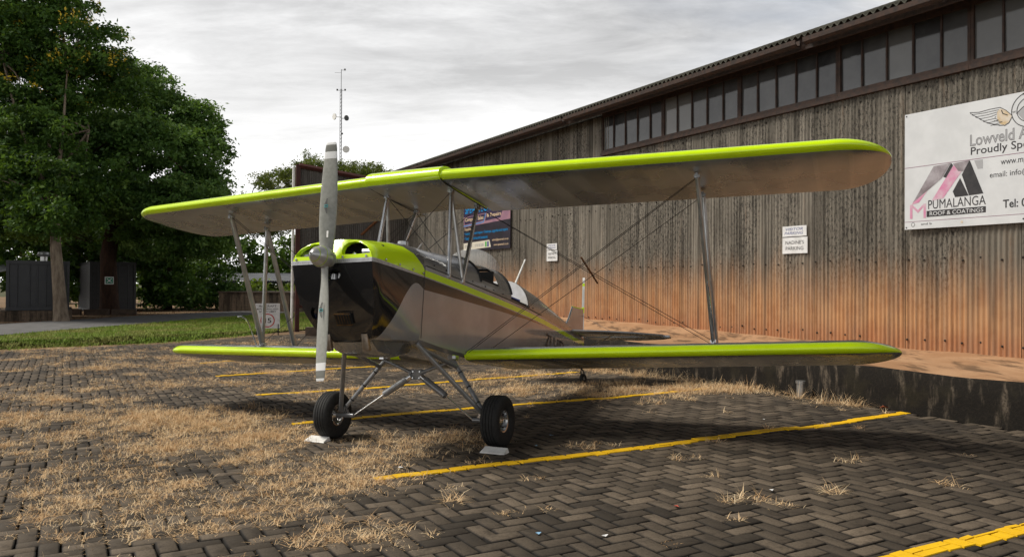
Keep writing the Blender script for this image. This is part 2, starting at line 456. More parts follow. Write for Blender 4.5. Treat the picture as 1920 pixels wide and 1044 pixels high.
# lawn, verge soil, road
def sheet(name, poly, z, mat):
    me = bpy.data.meshes.new(name); bm = bmesh.new()
    bm.faces.new([bm.verts.new((p[0], p[1], z)) for p in poly]); bmesh.ops.triangulate(bm, faces=bm.faces[:])
    bm.to_mesh(me); bm.free(); me.materials.append(mat); o = link(name, me); tag(o, kind='structure'); return o
road_r = [(-20, -10), (-17.5, 10), (-16.3, 25.4), (-16.1, 28.1), (-15.7, 31.1), (-15.3, 33.8), (-14.9, 38.2), (-13.9, 43.1), (-12.8, 47.0), (-9, 52), (0, 58), (20, 66)]
road_l = [(-24, -10), (-21.8, 10), (-20.7, 30), (-20.2, 35.2), (-19.6, 38.7), (-19.0, 42.3), (-17.9, 46.5), (-15.5, 51.5), (-11, 56.5), (-2, 62), (18, 70)]
lawn_lo = [(-40, 0), (-30, 7.5), (-20, 14.3), (-12.8, 19.3), (-11, 21.0), (-9.4, 22.4), (-8.6, 25.0), (-8.0, 28.5), (-6, 33), (0, 40), (20, 48)]
M_asph = simple('asphalt', (0.10, 0.098, 0.096), (0.145, 0.14, 0.138), 2.0, 0.9, 0, 0.3, kind='World', bump=(0.2, 0.01))
M_lawn = simple('lawn_soil', (0.075, 0.095, 0.018), (0.14, 0.13, 0.035), 1.5, 0.95, 0, 0.2, kind='World')
sheet('verge', [(-60, 8), (-24, 6)] + [(p[0], p[1]) for p in road_l[2:]] + [(18, 100), (-60, 100)], -0.14, M_soil)
sheet('lawn', lawn_lo + road_r[::-1][1:-1] + [(-40, -2)], -0.10, M_lawn)
sheet('sandy_edge', [(-30, 5.5), (-13.2, 18.2), (-10.9, 20.3), (-9.2, 21.8), (-7.4, 24.0), (-3, 27), (3, 29), (3, 40), (-6.5, 31), (-8.2, 27.5), (-9.0, 25.2), (-9.9, 22.9), (-11.4, 21.4), (-13.2, 19.8), (-30, 8.5)], -0.092, M_soil)
sheet('road', road_r + road_l[::-1], -0.085, M_asph)

# ------------------------------------------------------------------ raised platform in front of the hangar
def plat_face_mat():
    t = NT('mouldy_concrete'); v = t.coord('World', (1, 1, 1), (0, 0, 0)); vr = t.coord('World', (1, 1, 0.22))
    a = t.noise(vr, 9, 6, 0.65); b = t.noise(v, 30, 5, 0.7); c_ = t.noise(v, 2.5, 4, 0.5)
    c = t.mix(t.step(a, 0.5, 0.72), (0.012, 0.010, 0.008), (0.12, 0.095, 0.07)); c = t.mix(t.step(b, 0.45, 0.7), c, (0.02, 0.016, 0.012))
    c = t.mix(t.math('MULTIPLY', t.step(c_, 0.55, 0.7), 0.5), c, (0.03, 0.025, 0.015)); t.bump(b, 0.7, 0.01)
    return t.fin(c, 0.95, 0, 0.2)
def dust_mat():
    t = NT('red_dust'); v = t.coord('World'); vs_ = t.coord('World', (1.6, 0.55, 1), (0, 0, -0.5)); a = t.noise(v, 1.2, 6, 0.6); b = t.noise(v, 40, 4, 0.7); c2 = t.noise(vs_, 2.2, 5, 0.6)
    c = t.mix(t.step(a, 0.35, 0.65), (0.34, 0.19, 0.10), (0.44, 0.265, 0.15)); c = t.mix(t.math('MULTIPLY', t.step(c2, 0.48, 0.64), 0.8), c, (0.10, 0.06, 0.035))
    c = t.mix(t.math('MULTIPLY', t.step(b, 0.55, 0.75), 0.4), c, (0.18, 0.09, 0.04)); t.bump(b, 0.4, 0.006)
    return t.fin(c, 0.95, 0, 0.2)
M_face, M_dust = plat_face_mat(), dust_mat()
pf = MB(); rows = []
def wall_base(d): return float(np.interp(d, [-4, 9, 14.5, 20, 29], [0.64, 0.66, 0.76, 0.79, 0.80]))
ds = np.linspace(-4, 29.5, 140)
for d in ds:
    j = 0.012 * math.sin(d * 7.3) + 0.008 * math.sin(d * 17.1)
    off = 0.10 if 4.0 < d < 7.72 else 0.0
    zt = 0.575 + 0.01 * math.sin(d * 3.1)
    rows.append([DN(d, -9.06 - 0.1 + off + j * .5, -0.15), DN(d, -9.075 - 0.1 + off + j * .5, 0.3), DN(d, -9.06 - 0.1 + off + j, zt - 0.03), DN(d, -9.09 - 0.1 + off + j, zt)])
pf.grid(rows, 0)
rows = []
for d in ds:
    off = 0.10 if 4.0 < d < 7.72 else 0.0
    j = 0.012 * math.sin(d * 7.3) + 0.008 * math.sin(d * 17.1); zt = 0.575 + 0.01 * math.sin(d * 3.1); wb = wall_base(d)
    rows.append([DN(d, -9.09 - 0.1 + off + j, zt)] + [DN(d, n, zt + (wb - zt) * ((-9.19 - n) / 2.21) ** 1.6 + 0.008 * math.sin(d * 5 + n * 4)) for n in np.linspace(-9.5, -11.4, 7)] + [DN(d, -11.9, wb)])
pf.grid(rows, 1)
tag(pf.obj('raised_platform', [M_face, M_dust], smooth=True, angle=R(50)), kind='structure')

# ================================================================== HANGAR
def sheet_mat(name, c1, c2, dust=True):
    t = NT(name); vw = t.coord('World', (1, 1, 1), (0, 0, -WA)); sx = t.sep(vw)       # X=d, Z=height
    st = t.coord('World', (1, 1, 0.12)); sp = t.coord('World', (1, 1, 0.45)); v = t.coord('World')
    a = t.noise(st, 5, 6, 0.65); b = t.noise(sp, 38, 5, 0.7); c_ = t.noise(st, 1.3, 4, 0.6); f = t.noise(v, 3, 5, 0.6)
    oi = t.n('ShaderNodeObjectInfo').outputs['Random']
    rib = t.noise(t.coord('World', (1, 1, 0.02)), 16, 3, 0.6)
    c = t.mix(t.step(t.math('ADD', t.math('MULTIPLY', a, 0.5), t.math('MULTIPLY', rib, 0.5)), 0.34, 0.64), c1, c2)
    c = t.mix(t.math('MULTIPLY', t.math('ADD', oi, 0.0), 0.45), c, (0.10, 0.088, 0.068))
    spk = t.math('MULTIPLY', t.step(b, 0.47, 0.60), t.step(c_, 0.34, 0.56))
    c = t.mix(t.math('MULTIPLY', spk, 0.8), c, (0.014, 0.012, 0.010))
    rst = t.math('MULTIPLY', t.step(a, 0.58, 0.72), 0.38); c = t.mix(rst, c, (0.17, 0.085, 0.035))
    if dust:
        hgt = t.math('ADD', sx[2], t.math('MULTIPLY', t.math('SUBTRACT', t.noise(t.coord('World', (1, 1, 0.05)), 3.5, 5, 0.7), 0.5), 1.0))
        hgt = t.math('SUBTRACT', hgt, t.math('MULTIPLY', t.math('SUBTRACT', sx[0], 8.0), 0.018))
        df = t.step(hgt, 2.3, 1.0)
        dc = t.mix(t.step(f, 0.4, 0.65), (0.50, 0.265, 0.12), (0.42, 0.20, 0.085))
        dc = t.mix(t.math('MULTIPLY', t.step(a, 0.40, 0.62), 0.30), dc, (0.46, 0.29, 0.17))
        red = t.step(sx[2], 1.15, 0.7); dc = t.mix(t.math('MULTIPLY', red, 0.5), dc, (0.38, 0.14, 0.065))
        df = t.math('MULTIPLY', df, t.math('ADD', 0.62, t.math('MULTIPLY', t.step(rib, 0.36, 0.58), 0.38)))
        dk2 = t.math('MULTIPLY', t.step(t.noise(t.coord('World', (1, 1, 0.06)), 11, 5, 0.7), 0.54, 0.68), 0.5)
        c = t.mix(t.math('MULTIPLY', df, 0.95), c, t.mix(dk2, dc, (0.17, 0.085, 0.045)))
    t.bump(b, 0.25, 0.004)
    return t.fin(c, 0.72, 0.12, 0.3)
M_sheet = sheet_mat('weathered_sheet', (0.068, 0.059, 0.046), (0.30, 0.268, 0.22))
M_screw = simple('rusty_screw', (0.02, 0.014, 0.010), None, rough=0.8)
M_frame = simple('rusty_window_frame', (0.028, 0.017, 0.013), (0.055, 0.028, 0.018), 10, 0.75)
M_rooft = simple('roof_sheet', (0.085, 0.08, 0.06), (0.045, 0.043, 0.03), 3, 0.7, 0.3, kind='World')
def pane_mat():
    t = NT('dusty_pane'); v = t.coord('World'); a = t.noise(v, 2.0, 5, 0.6); oi = t.n('ShaderNodeObjectInfo').outputs['Random']
    c = t.mix(t.step(a, 0.3, 0.7), (0.03, 0.03, 0.032), (0.065, 0.065, 0.065)); c = t.mix(t.math('POWER', oi, 3.0), c, (0.16, 0.155, 0.145))
    return t.fin(c, 0.07, 0, 0.62)
M_pane = pane_mat()
HANG = thing('hangar', 'long corrugated iron hangar with a strip of high windows and rust-red dust along its foot', 'hangar', DN(12, -11.4, 0.0))
HM = HANG.matrix_world.copy(); HM.translation = Vector(DN(12, -11.4, 0.0)); HINV = HM.inverted()
def hobj(mb, name, mats, parent=HANG, smooth=False, angle=R(35)):      # mesh given in world coords
    o = mb.obj(name, mats, None, smooth, angle); o.parent = parent; o.matrix_parent_inverse = Matrix.Identity(4)
    o.data.transform(Matrix.Translation(-Vector(DN(12, -11.4, 0)))); return o
# corrugated sheet template in local frame: x along -d (to the right), y out, z up
PITCHC = 0.0782
def corr(width, h, amp=0.0125, seg=8, pitch=PITCHC, thick=0.0):
    nw = int(round(width / pitch)); P0, P1 = [], []
    for i in range(nw * seg + 1):
        x = i * pitch / seg; y = amp * math.sin(2 * math.pi * i / seg)
        P0.append((x, y, 0)); P1.append((x, y, h))
    return P0, P1
SW = 11 * PITCHC
sheet_meshes = {}
def sheet_mesh(h):
    if h not in sheet_meshes:
        P0, P1 = corr(SW + PITCHC * 0.6, h); sheet_meshes[h] = MB().grid([P0, P1]).mesh('wall_sheet', [M_sheet], True)
    return sheet_meshes[h]
d = 28.55; k = 0
scr = MB()
while d > -3:
    if d > 16.3: ztop = 5.72
    else: ztop = 4.86
    zb = 0.60
    o = link('wall_sheet', sheet_mesh(round(ztop - zb + 0.02 * (k % 3), 3)), HANG)
    jit = random.uniform(-0.008, 0.008)
    p = Vector(DN(d, -11.4 + 0.011 * (k % 2) + jit * 0.5, zb - 0.02 * (k % 3)))
    mm = frame(p, -WD, WN, (0, 0, 1)) @ Matrix.Rotation(random.uniform(-0.0025, 0.0025), 4, 'Y')
    o.parent = HANG; o.matrix_parent_inverse = Matrix.Identity(4); o.matrix_local = HINV @ mm
    for zr in (0.82, 2.02, 3.45, 4.62):
        for s_ in (0.12, 0.40, 0.70):
            if random.random() < 0.12: continue
            c = DN(d - s_ - random.uniform(-.02, .02), -11.4 + 0.016, zr + random.uniform(-.03, .03))
            scr.lathe([(-0.01, 0.016), (0.006, 0.016), (0.014, 0.007), (0.014, 0.0)], c, WN, 7)
    d -= SW; k += 1
so_ = hobj(scr, 'screws', M_screw); so_['kind'] = 'stuff'
# dark inner wall behind sheets so nothing shows through
mb = MB()
for zc, hh, d0, d1 in ((2.6, 5.6, 28.4, -3),):
    c = DN((d0 + d1) / 2, -11.62, 2.85); mb.box(c, (abs(d0 - d1), 0.1, 5.9), 0, Matrix.Rotation(WA, 3, 'Z'))
hobj(mb, 'inner_lining', M_dark)
# windows: five panes each
WP = 0.452
for wi in range(8):
    d0 = 15.83 - wi * 5 * WP
    fr = MB()
    rot = Matrix.Rotation(WA, 3, 'Z')
    def bar(da, db, za, zb_, out0, out1, mbx):
        mbx.box(DN((da + db) / 2, -11.4 + (out0 + out1) / 2, (za + zb_) / 2), (abs(da - db), abs(out1 - out0), abs(zb_ - za)), 0, rot)
    d1 = d0 - 5 * WP
    bar(d0 - 0.002, d1 + 0.002, 4.80, 4.872, -0.05, 0.055, fr)      # bottom rail
    bar(d0 - 0.002, d1 + 0.002, 5.66, 5.80, -0.05, 0.045, fr)
    bar(d0 - 0.002, d0 - 0.045, 4.872, 5.66, -0.05, 0.047, fr); bar(d1 + 0.045, d1 + 0.002, 4.872, 5.66, -0.05, 0.047, fr)
    w = hobj(fr, 'window', M_frame)
    sb = MB(); bar(d0 - 0.002, d1 + 0.002, 4.735, 4.796, -0.02, 0.095, sb); hobj(sb, 'window_sill', M_frame, w)
    for j in range(5):
        a = d0 - j * WP; b = a - WP
        if j: 
            mu = MB(); bar(a + 0.014, a - 0.014, 4.874, 5.658, -0.04, 0.036, mu); hobj(mu, 'mullion', M_frame, w)
        pm = MB(); tilt = random.uniform(-.012, .012); rot2 = Matrix.Rotation(WA, 3, 'Z') @ Matrix.Rotation(tilt, 3, 'X') @ Matrix.Rotation(random.uniform(-.006, .006), 3, 'Z')
        pm.box(DN((a + b) / 2, -11.4 + 0.004, 5.265), (WP - 0.02, 0.006, 0.80), 0, rot2); hobj(pm, 'pane', M_pane, w)
# eaves: roof sheet, fascia and gutter
rf = MB(); seg = 8; pitch = 0.13; A_ = 0.028
P = [[], [], [], []]
n_ = int(33 / pitch * seg)
for i in range(n_ + 1):
    d = 29.6 - i * pitch / seg; zz_ = A_ * math.sin(2 * math.pi * i / seg)
    P[0].append(DN(d, -10.74, 5.80 + zz_)); P[1].append(DN(d, -10.74, 5.812 + zz_)); P[2].append(DN(d, -11.4, 5.812 + 0.28 + zz_)); P[3].append(DN(d, -22, 5.812 + 0.28 + 10.6 * 0.36 + zz_))
rf.grid(P)
hobj(rf, 'roof', M_rooft, smooth=True)
ft = MB(); rot = Matrix.Rotation(WA, 3, 'Z')
ft.box(DN(13.3, -10.88, 5.735), (33, 0.04, 0.27), 0, rot)
hobj(ft, 'fascia', M_frame)
gt = MB()
for (da, db) in ((29.4, 16.6), (16.5, 9.35), (9.2, -3)):
    ring = []
    for d in (da, db):
        ring.append([DN(d, -10.66, 5.74), DN(d, -10.67, 5.665), DN(d, -10.72, 5.63), DN(d, -10.78, 5.64), DN(d, -10.785, 5.74), DN(d, -10.775, 5.74), DN(d, -10.772, 5.655), DN(d, -10.72, 5.645), DN(d, -10.68, 5.675), DN(d, -10.67, 5.74)])
    gt.grid(ring, 0, True)
hobj(gt, 'gutter', M_frame)
sf = MB()
sf.box(DN(13.3, -11.13, 5.83), (33, 0.46, 0.02), 0, rot); hobj(sf, 'soffit', M_frame)
ge = MB(); ge.add([DN(28.6, -11.4, 0.4), DN(28.6, -22, 0.4), DN(28.6, -22, 9.7), DN(28.6, -11.4, 5.9)], [(0, 1, 2, 3)]); hobj(ge, 'end_wall', M_sheet)

# ------------------------------------------------------------------ signs on the wall
def text_mesh(body, w, h, ext=0.001, shear=0.0, bold=0.0, mat=None, space=1.0):
    cu = bpy.data.curves.new('txt', 'FONT'); cu.body = body; cu.size = 1; cu.extrude = 0.0; cu.shear = shear; cu.offset = bold; cu.space_character = space
    cu.align_x = 'LEFT'; cu.resolution_u = 3
    tmp = bpy.data.objects.new('txt', cu); COL.objects.link(tmp)
    bpy.context.view_layer.update()
    dg = bpy.context.evaluated_depsgraph_get(); me = bpy.data.meshes.new_from_object(tmp.evaluated_get(dg))
    bpy.data.objects.remove(tmp); bpy.data.curves.remove(cu)
    n = len(me.vertices); c = np.zeros(n * 3); me.vertices.foreach_get('co', c); c = c.reshape(-1, 3)
    mn, mx = c.min(0), c.max(0); s = (mx - mn); s[s == 0] = 1
    c[:, 0] = (c[:, 0] - mn[0]) / s[0] * w; c[:, 1] = (c[:, 1] - mn[1]) / s[1] * h; c[:, 2] = ext
    me.vertices.foreach_set('co', c.ravel()); me.materials.clear()
    if mat: me.materials.append(mat)
    me.update(); return me
def put_text(parent, body, u, v, w, h, mat, lift=0.008, name='lettering', **k):
    o = link(name, text_mesh(body, w, h, 0.0, mat=mat, **k), parent); o.location = (u, v, lift); return o
def poly(parent, pts, mat, lift, name):
    me = bpy.data.meshes.new(name); bm = bmesh.new(); bm.faces.new([bm.verts.new((p[0], p[1], 0)) for p in pts]); bmesh.ops.triangulate(bm, faces=bm.faces[:])
    bm.normal_update()
    for f in bm.faces:
        if f.normal.z < 0: f.normal_flip()
    bm.to_mesh(me); bm.free(); me.materials.append(mat); o = link(name, me, parent); o.location = (0, 0, lift); return o
def stroke(mb, pts, w, z=0.0):
    pts = [Vector((p[0], p[1])) for p in pts]; n = len(pts)
    for i in range(n - 1):
        a, b = pts[i], pts[i + 1]
        if (b - a).length < 1e-6: continue
        t = (b - a).normalized(); q = Vector((-t.y, t.x)) * w / 2; e_ = t * w * 0.3
        mb.add([(*(a - e_ - q), z), (*(b + e_ - q), z), (*(b + e_ + q), z), (*(a - e_ + q), z)], [(0, 1, 2, 3)])
def board(name, label, cat, d_left, z_bot, w, h, mat, n=-11.375, thick=0.012, group=None, roll=0.0):
    mm = frame(DN(d_left, n, z_bot), -WD, (0, 0, 1), WN) @ Matrix.Rotation(roll, 4, 'Z')
    t = thing(name, label, cat, mat=mm, group=group)
    mb = MB(); mb.box((w / 2, h / 2, 0), (w, h, thick)); mb.obj('panel', mat, t)
    return t
M_brd = simple('sign_white', (0.60, 0.61, 0.62), (0.53, 0.54, 0.55), 2, 0.45)
M_wh = simple('sign_bright_white', (0.72, 0.72, 0.72), (0.60, 0.60, 0.59), 6, 0.45)
M_ink = simple('sign_black', (0.012, 0.011, 0.013), (0.03, 0.026, 0.028), 8, 0.5)
M_pink = simple('faded_pink', (0.55, 0.18, 0.32), (0.55, 0.40, 0.46), 4, 0.5)
M_gryp = simple('faded_grey_print', (0.16, 0.13, 0.14), (0.36, 0.33, 0.35), 3, 0.5)
M_gold = simple('gold_print', (0.50, 0.36, 0.18), (0.58, 0.52, 0.44), 6, 0.5)
M_lgry = simple('light_grey_print', (0.33, 0.33, 0.34), None, rough=0.5)
M_purp = simple('thin_purple_line', (0.22, 0.08, 0.14), None, rough=0.5)
M_lblu = simple('sign_blue', (0.03, 0.05, 0.22), None, rough=0.5)
# big billboard: left end at d=7.79, bottom 2.49, 1.77 high
BB = board('billboard', 'large white sponsor billboard with roof logo and winged emblem on corrugated wall', 'billboard', 7.79, 2.49, 3.6, 1.77, M_brd, -11.33, 0.03)
def U(px, py):  # picture proportions of the board -> board metres (perspective removed beforehand)
    return px, py
# layout measured on the board: x 0..1.77 visible, y 0..1.77
put_text(BB, 'Lowveld A', 1.02, 1.135, 0.80, 0.165, M_ink, 0.017, bold=0.016)
put_text(BB, 'Lowveld A', 1.026, 1.141, 0.79, 0.153, M_lgry, 0.0185, bold=-0.004)
put_text(BB, 'Proudly Spo', 1.03, 0.975, 0.80, 0.145, M_ink, 0.017, bold=0.008)
put_text(BB, 'www.mp', 1.45, 0.79, 0.345, 0.085, M_ink, 0.017)
put_text(BB, 'email: info@', 1.30, 0.63, 0.53, 0.105, M_ink, 0.017)
put_text(BB, 'Tel: 0', 1.48, 0.215, 0.31, 0.115, M_ink, 0.017, bold=0.016)
put_text(BB, 'PUMALANGA', 0.385, 0.285, 0.86, 0.135, M_ink, 0.017)
poly(BB, [(0.36, 0.17), (1.245, 0.175), (1.245, 0.262), (0.36, 0.262)], M_ink, 0.017, 'logo_bar')
put_text(BB, 'ROOF & COATINGS', 0.41, 0.187, 0.80, 0.058, M_brd, 0.0185, bold=0.004)
put_text(BB, 'M', 0.09, 0.16, 0.26, 0.215, M_pink, 0.017)
poly(BB, [(0.12, 0.375), (0.235, 0.40), (0.66, 0.91), (0.47, 0.92)], M_pink, 0.0172, 'logo_roof')
poly(BB, [(0.44, 0.41), (0.62, 0.43), (1.0, 0.93), (0.80, 0.925)], M_pink, 0.0174, 'logo_roof')
poly(BB, [(0.47, 0.92), (0.73, 0.935), (0.60, 0.73), (0.42, 0.60), (0.13, 0.40), (0.16, 0.44)], M_gryp, 0.0178, 'logo_fold')
poly(BB, [(0.74, 0.935), (0.77, 0.90), (0.665, 0.725), (0.62, 0.745)], M_ink, 0.0182, 'logo_shadow')
poly(BB, [(0.765, 0.92), (1.01, 0.94), (0.925, 0.79), (0.85, 0.80)], M_gryp, 0.0178, 'logo_fold')
poly(BB, [(1.015, 0.94), (1.21, 0.445), (1.005, 0.435), (0.90, 0.745)], M_ink, 0.0182, 'logo_shadow')
poly(BB, [(0.875, 0.70), (1.0, 0.435), (0.80, 0.43), (0.765, 0.515)], M_ink, 0.0182, 'logo_shadow')
poly(BB, [(1.08, 0.925), (1.20, 0.925), (1.20, 0.80), (1.13, 0.80)], M_lgry, 0.0172, 'logo_fade')
ln = MB()
stroke(ln, [(0.0, 0.945), (3.58, 0.945)], 0.007); stroke(ln, [(0.0, 0.115), (3.58, 0.115)], 0.006); ln.obj('rule_line', M_purp, BB).location = (0, 0, 0.017)
put_text(BB, 'and b', 0.27, 0.055, 0.17, 0.032, M_ink, 0.017); 
cr_ = MB(); stroke(cr_, [(0.14 + 0.028 * math.cos(a), 0.07 + 0.03 * math.sin(a)) for a in np.linspace(0, 6.3, 14)], 0.006); cr_.obj('small_mark', M_ink, BB).location = (0, 0, 0.017)
poly(BB, [(0.90 + 0.02 * math.cos(a), 0.062 + 0.02 * math.sin(a)) for a in np.linspace(0, 6.1, 9)], M_gold, 0.0172, 'small_mark')
put_text(BB, 'jarvis', 1.46, 0.055, 0.20, 0.035, M_lgry, 0.017) if False else None
# winged emblem
cx0, cy0 = 1.83, 1.52
for rr, w_ in ((0.235, 0.010), (0.165, 0.009)):
    em = MB(); stroke(em, [(cx0 + rr * math.cos(a), cy0 + rr * math.sin(a)) for a in np.linspace(0, 2 * math.pi, 40)], w_); em.obj('emblem_ring', M_ink, BB).location = (0, 0, 0.018)
em = MB()
out = [(1.60, 1.475), (1.52, 1.56), (1.44, 1.615), (1.30, 1.615), (1.15, 1.60), (1.02, 1.62), (1.03, 1.60), (1.06, 1.585), (1.05, 1.58), (1.11, 1.545), (1.10, 1.54), (1.17, 1.505), (1.16, 1.50), (1.22, 1.465), (1.21, 1.46), (1.29, 1.425), (1.285, 1.42), (1.36, 1.395), (1.355, 1.385), (1.43, 1.375), (1.425, 1.365), (1.49, 1.36), (1.50, 1.35), (1.56, 1.38), (1.60, 1.45)]
stroke(em, out, 0.008)
for i in range(6):
    a = i / 5; x0, y0 = 1.05 + 0.05 * i * 1.05, 1.585 - 0.04 * i
    stroke(em, [(x0, y0), (x0 + 0.16, y0 - 0.008 + 0.006 * i), (1.42 - 0.012 * i, 1.585 - 0.028 * i)], 0.006)
stroke(em, [(1.46, 1.57), (1.48, 1.52), (1.54, 1.49)], 0.012)
em.obj('emblem_feathers', M_ink, BB).location = (0, 0, 0.018); em = MB()
stroke(em, [(1.66, 1.49), (1.73, 1.55), (1.80, 1.60), (1.84, 1.545), (1.90, 1.58)], 0.010)
em.obj('emblem_ridge', M_ink, BB).location = (0, 0, 0.018)
poly(BB, [(1.60, 1.475), (1.52, 1.56), (1.44, 1.60), (1.40, 1.56), (1.40, 1.47), (1.44, 1.38), (1.50, 1.36), (1.56, 1.39)], M_gold, 0.0168, 'emblem_wing')
poly(BB, [(1.67, 1.49), (1.73, 1.55), (1.80, 1.60), (1.86, 1.55), (1.95, 1.58), (1.98, 1.47), (1.90, 1.37), (1.76, 1.37)], M_lgry, 0.0168, 'emblem_mountain')
put_text(BB, 'N', 1.795, 1.71, 0.045, 0.035, M_ink, 0.0175); put_text(BB, 'W', 1.605, 1.50, 0.045, 0.03, M_ink, 0.0175)
bs = MB()
for (u_, v_) in ((0.03, 1.74), (0.03, 0.03), (1.75, 0.05), (1.75, 1.74)): bs.lathe([(0, 0.012), (0.006, 0.010), (0.006, 0)], (u_, v_, 0.016), (0, 0, 1), 8)
bs.obj('bolts', M_ink, BB)
# parking signs
P1 = board('parking_sign', 'white VISITOR PARKING sign in slanted blue letters above a NADINE\'S PARKING sign, near the billboard', 'sign', 10.23, 2.50, 0.535, 0.185, M_wh, -11.36, 0.01)
put_text(P1, 'VISITOR', 0.075, 0.105, 0.38, 0.05, M_lblu, 0.0065, shear=0.3); put_text(P1, 'PARKING', 0.045, 0.035, 0.42, 0.05, M_lblu, 0.0065, shear=0.3)
P2 = board('parking_sign', 'white NADINE\'S PARKING sign in black letters, near the billboard', 'sign', 10.23, 2.195, 0.555, 0.288, M_wh, -11.36, 0.01)
put_text(P2, "NADINE'S", 0.07, 0.165, 0.41, 0.065, M_ink, 0.0065, bold=0.006); put_text(P2, 'PARKING', 0.075, 0.06, 0.395, 0.065, M_ink, 0.0065, bold=0.006)
P3 = board('parking_sign', 'small faded blue-lettered sign above the far NADINE\'S PARKING sign, beside the computer poster', 'sign', 18.34, 2.55, 0.51, 0.165, M_wh, -11.36, 0.01)
put_text(P3, 'VISITOR', 0.07, 0.092, 0.36, 0.045, M_lblu, 0.0065, shear=0.3); put_text(P3, 'PARKING', 0.05, 0.03, 0.40, 0.045, M_lblu, 0.0065, shear=0.3)
P4 = board('parking_sign', 'white NADINE\'S PARKING sign in black letters, beside the computer poster', 'sign', 18.34, 2.25, 0.53, 0.285, M_wh, -11.36, 0.01)
put_text(P4, "NADINE'S", 0.08, 0.165, 0.37, 0.065, M_ink, 0.0065, bold=0.006); put_text(P4, 'PARKING', 0.08, 0.06, 0.37, 0.065, M_ink, 0.0065, bold=0.006)
# computer shop poster
M_pbk = simple('poster_black', (0.013, 0.011, 0.016), (0.025, 0.018, 0.03), 3, 0.4)
M_pmv = simple('poster_mauve', (0.36, 0.19, 0.22), (0.24, 0.13, 0.19), 2, 0.4)
M_pnv = simple('poster_navy', (0.03, 0.02, 0.055), None, rough=0.4)
M_pcy = simple('poster_cyan', (0.0, 0.22, 0.52), None, rough=0.4)
M_pcr = simple('poster_cream', (0.62, 0.46, 0.30), None, rough=0.4)
M_pwh = simple('poster_white', (0.60, 0.56, 0.46), None, rough=0.4)
M_pgr = simple('poster_green', (0.05, 0.35, 0.06), None, rough=0.4)
M_prd = simple('poster_red', (0.65, 0.02, 0.04), None, rough=0.4)
PO = board('advertising_poster', 'black, purple and cyan computer sales and repairs poster on corrugated wall', 'poster', 23.42, 2.68, 3.1, 1.62, M_pbk, -11.34, 0.02)
poly(PO, [(0, 0.78), (3.1, 0.86), (3.1, 1.62), (0, 1.62)], M_pmv, 0.0115, 'mauve_band')
poly(PO, [(0, 1.10), (2.2, 1.16), (2.2, 1.62), (0, 1.62)], M_pnv, 0.0125, 'navy_band')
poly(PO, [(0.06, 0.86), (1.42, 0.92), (1.5, 1.12), (0.06, 1.08)], M_pnv, 0.013, 'navy_band'); poly(PO, [(1.5, 0.90), (2.5, 0.94), (2.66, 1.20), (1.62, 1.14)], M_pnv, 0.013, 'navy_band')
poly(PO, [(0.0, 0.80), (1.42, 0.86), (1.56, 1.14), (1.52, 1.14), (1.39, 0.885), (0.0, 0.83)], M_pcy, 0.0135, 'cyan_line')
poly(PO, [(0, 0.03), (1.9, 0.08), (1.8, 0.30), (0, 0.26)], M_pwh, 0.0125, 'white_strip')
put_text(PO, 'SPEARTECH', 0.10, 1.20, 1.75, 0.26, M_pcy, 0.0145, bold=0.02)
put_text(PO, 'Computer Sales', 0.10, 0.92, 1.30, 0.16, M_pcr, 0.0145, bold=0.02); put_text(PO, '& Repairs', 1.62, 0.97, 0.92, 0.15, M_pcr, 0.0145, bold=0.02)
put_text(PO, 'Supplier', 0.06, 0.64, 0.52, 0.12, M_pcr, 0.0145, bold=0.015)
put_text(PO, '\u2022 Laptops, sales and repairs \u2022 Desktops, upgrades and repairs', 0.06, 0.50, 2.9, 0.11, M_pcy, 0.0145, bold=0.012)
put_text(PO, '\u2022 Televisions and various tech accessories', 0.06, 0.36, 1.62, 0.10, M_pcy, 0.0145, bold=0.012)
put_text(PO, '+27 81 041 3594', 0.08, 0.11, 0.55, 0.09, M_lgry, 0.0145, bold=0.012) ; put_text(PO, '+27 81 041 3594', 0.80, 0.12, 0.62, 0.09, M_lgry, 0.0145, bold=0.012)
poly(PO, [(1.52, 0.10), (1.62, 0.10), (1.62, 0.26), (1.52, 0.26)], M_pgr, 0.0145, 'green_mark'); poly(PO, [(1.66, 0.10), (1.76, 0.10), (1.76, 0.26), (1.66, 0.26)], M_lblu, 0.0145, 'blue_mark')
put_text(PO, 'admin@speartech.co.za', 1.98, 0.24, 1.02, 0.085, M_pcr, 0.0145, bold=0.012); put_text(PO, 'www.speartech.co.za', 2.08, 0.09, 0.92, 0.08, M_pcr, 0.0145, bold=0.012)
poly(PO, [(2.30 + 0.16 * math.cos(a), 1.50 + 0.08 * math.sin(a)) for a in np.linspace(0, 6.1, 16)], M_prd, 0.0145, 'red_mark')

# ------------------------------------------------------------------ corrugated screen at the hangar's end
M_screen = sheet_mat('dark_screen_sheet', (0.075, 0.072, 0.068), (0.15, 0.145, 0.135), False)
M_red = simple('red_oxide_steel', (0.075, 0.018, 0.013), (0.045, 0.013, 0.010), 4, 0.7)
SCN = thing('corrugated_screen', 'tall grey corrugated screen in a red steel frame joining the end of the hangar', 'wall', DN(28.5, -9.3, 0))
SCO = Vector(DN(28.5, -9.3, 0))
def sobj(mb, name, mats, parent=SCN, smooth=False):
    o = mb.obj(name, mats, None, smooth); o.parent = parent; o.data.transform(Matrix.Translation(-SCO)); return o
n0 = -7.25
while n0 > -11.4:
    P0, P1 = [], []; seg = 8; pit = 0.0782
    for i in range(11 * seg + 1):
        n = n0 - i * pit / seg
        if n < -11.42: break
        y = 0.01 * math.sin(2 * math.pi * i / seg); zt = 5.78 + (n + 7.3) * 0.115
        P0.append(DN(28.5 + y - 0.003, n, 0.80)); P1.append(DN(28.5 + y - 0.003, n, zt))
    sobj(MB().grid([P0, P1]), 'screen_sheet', M_screen, smooth=True); n0 -= 11 * pit
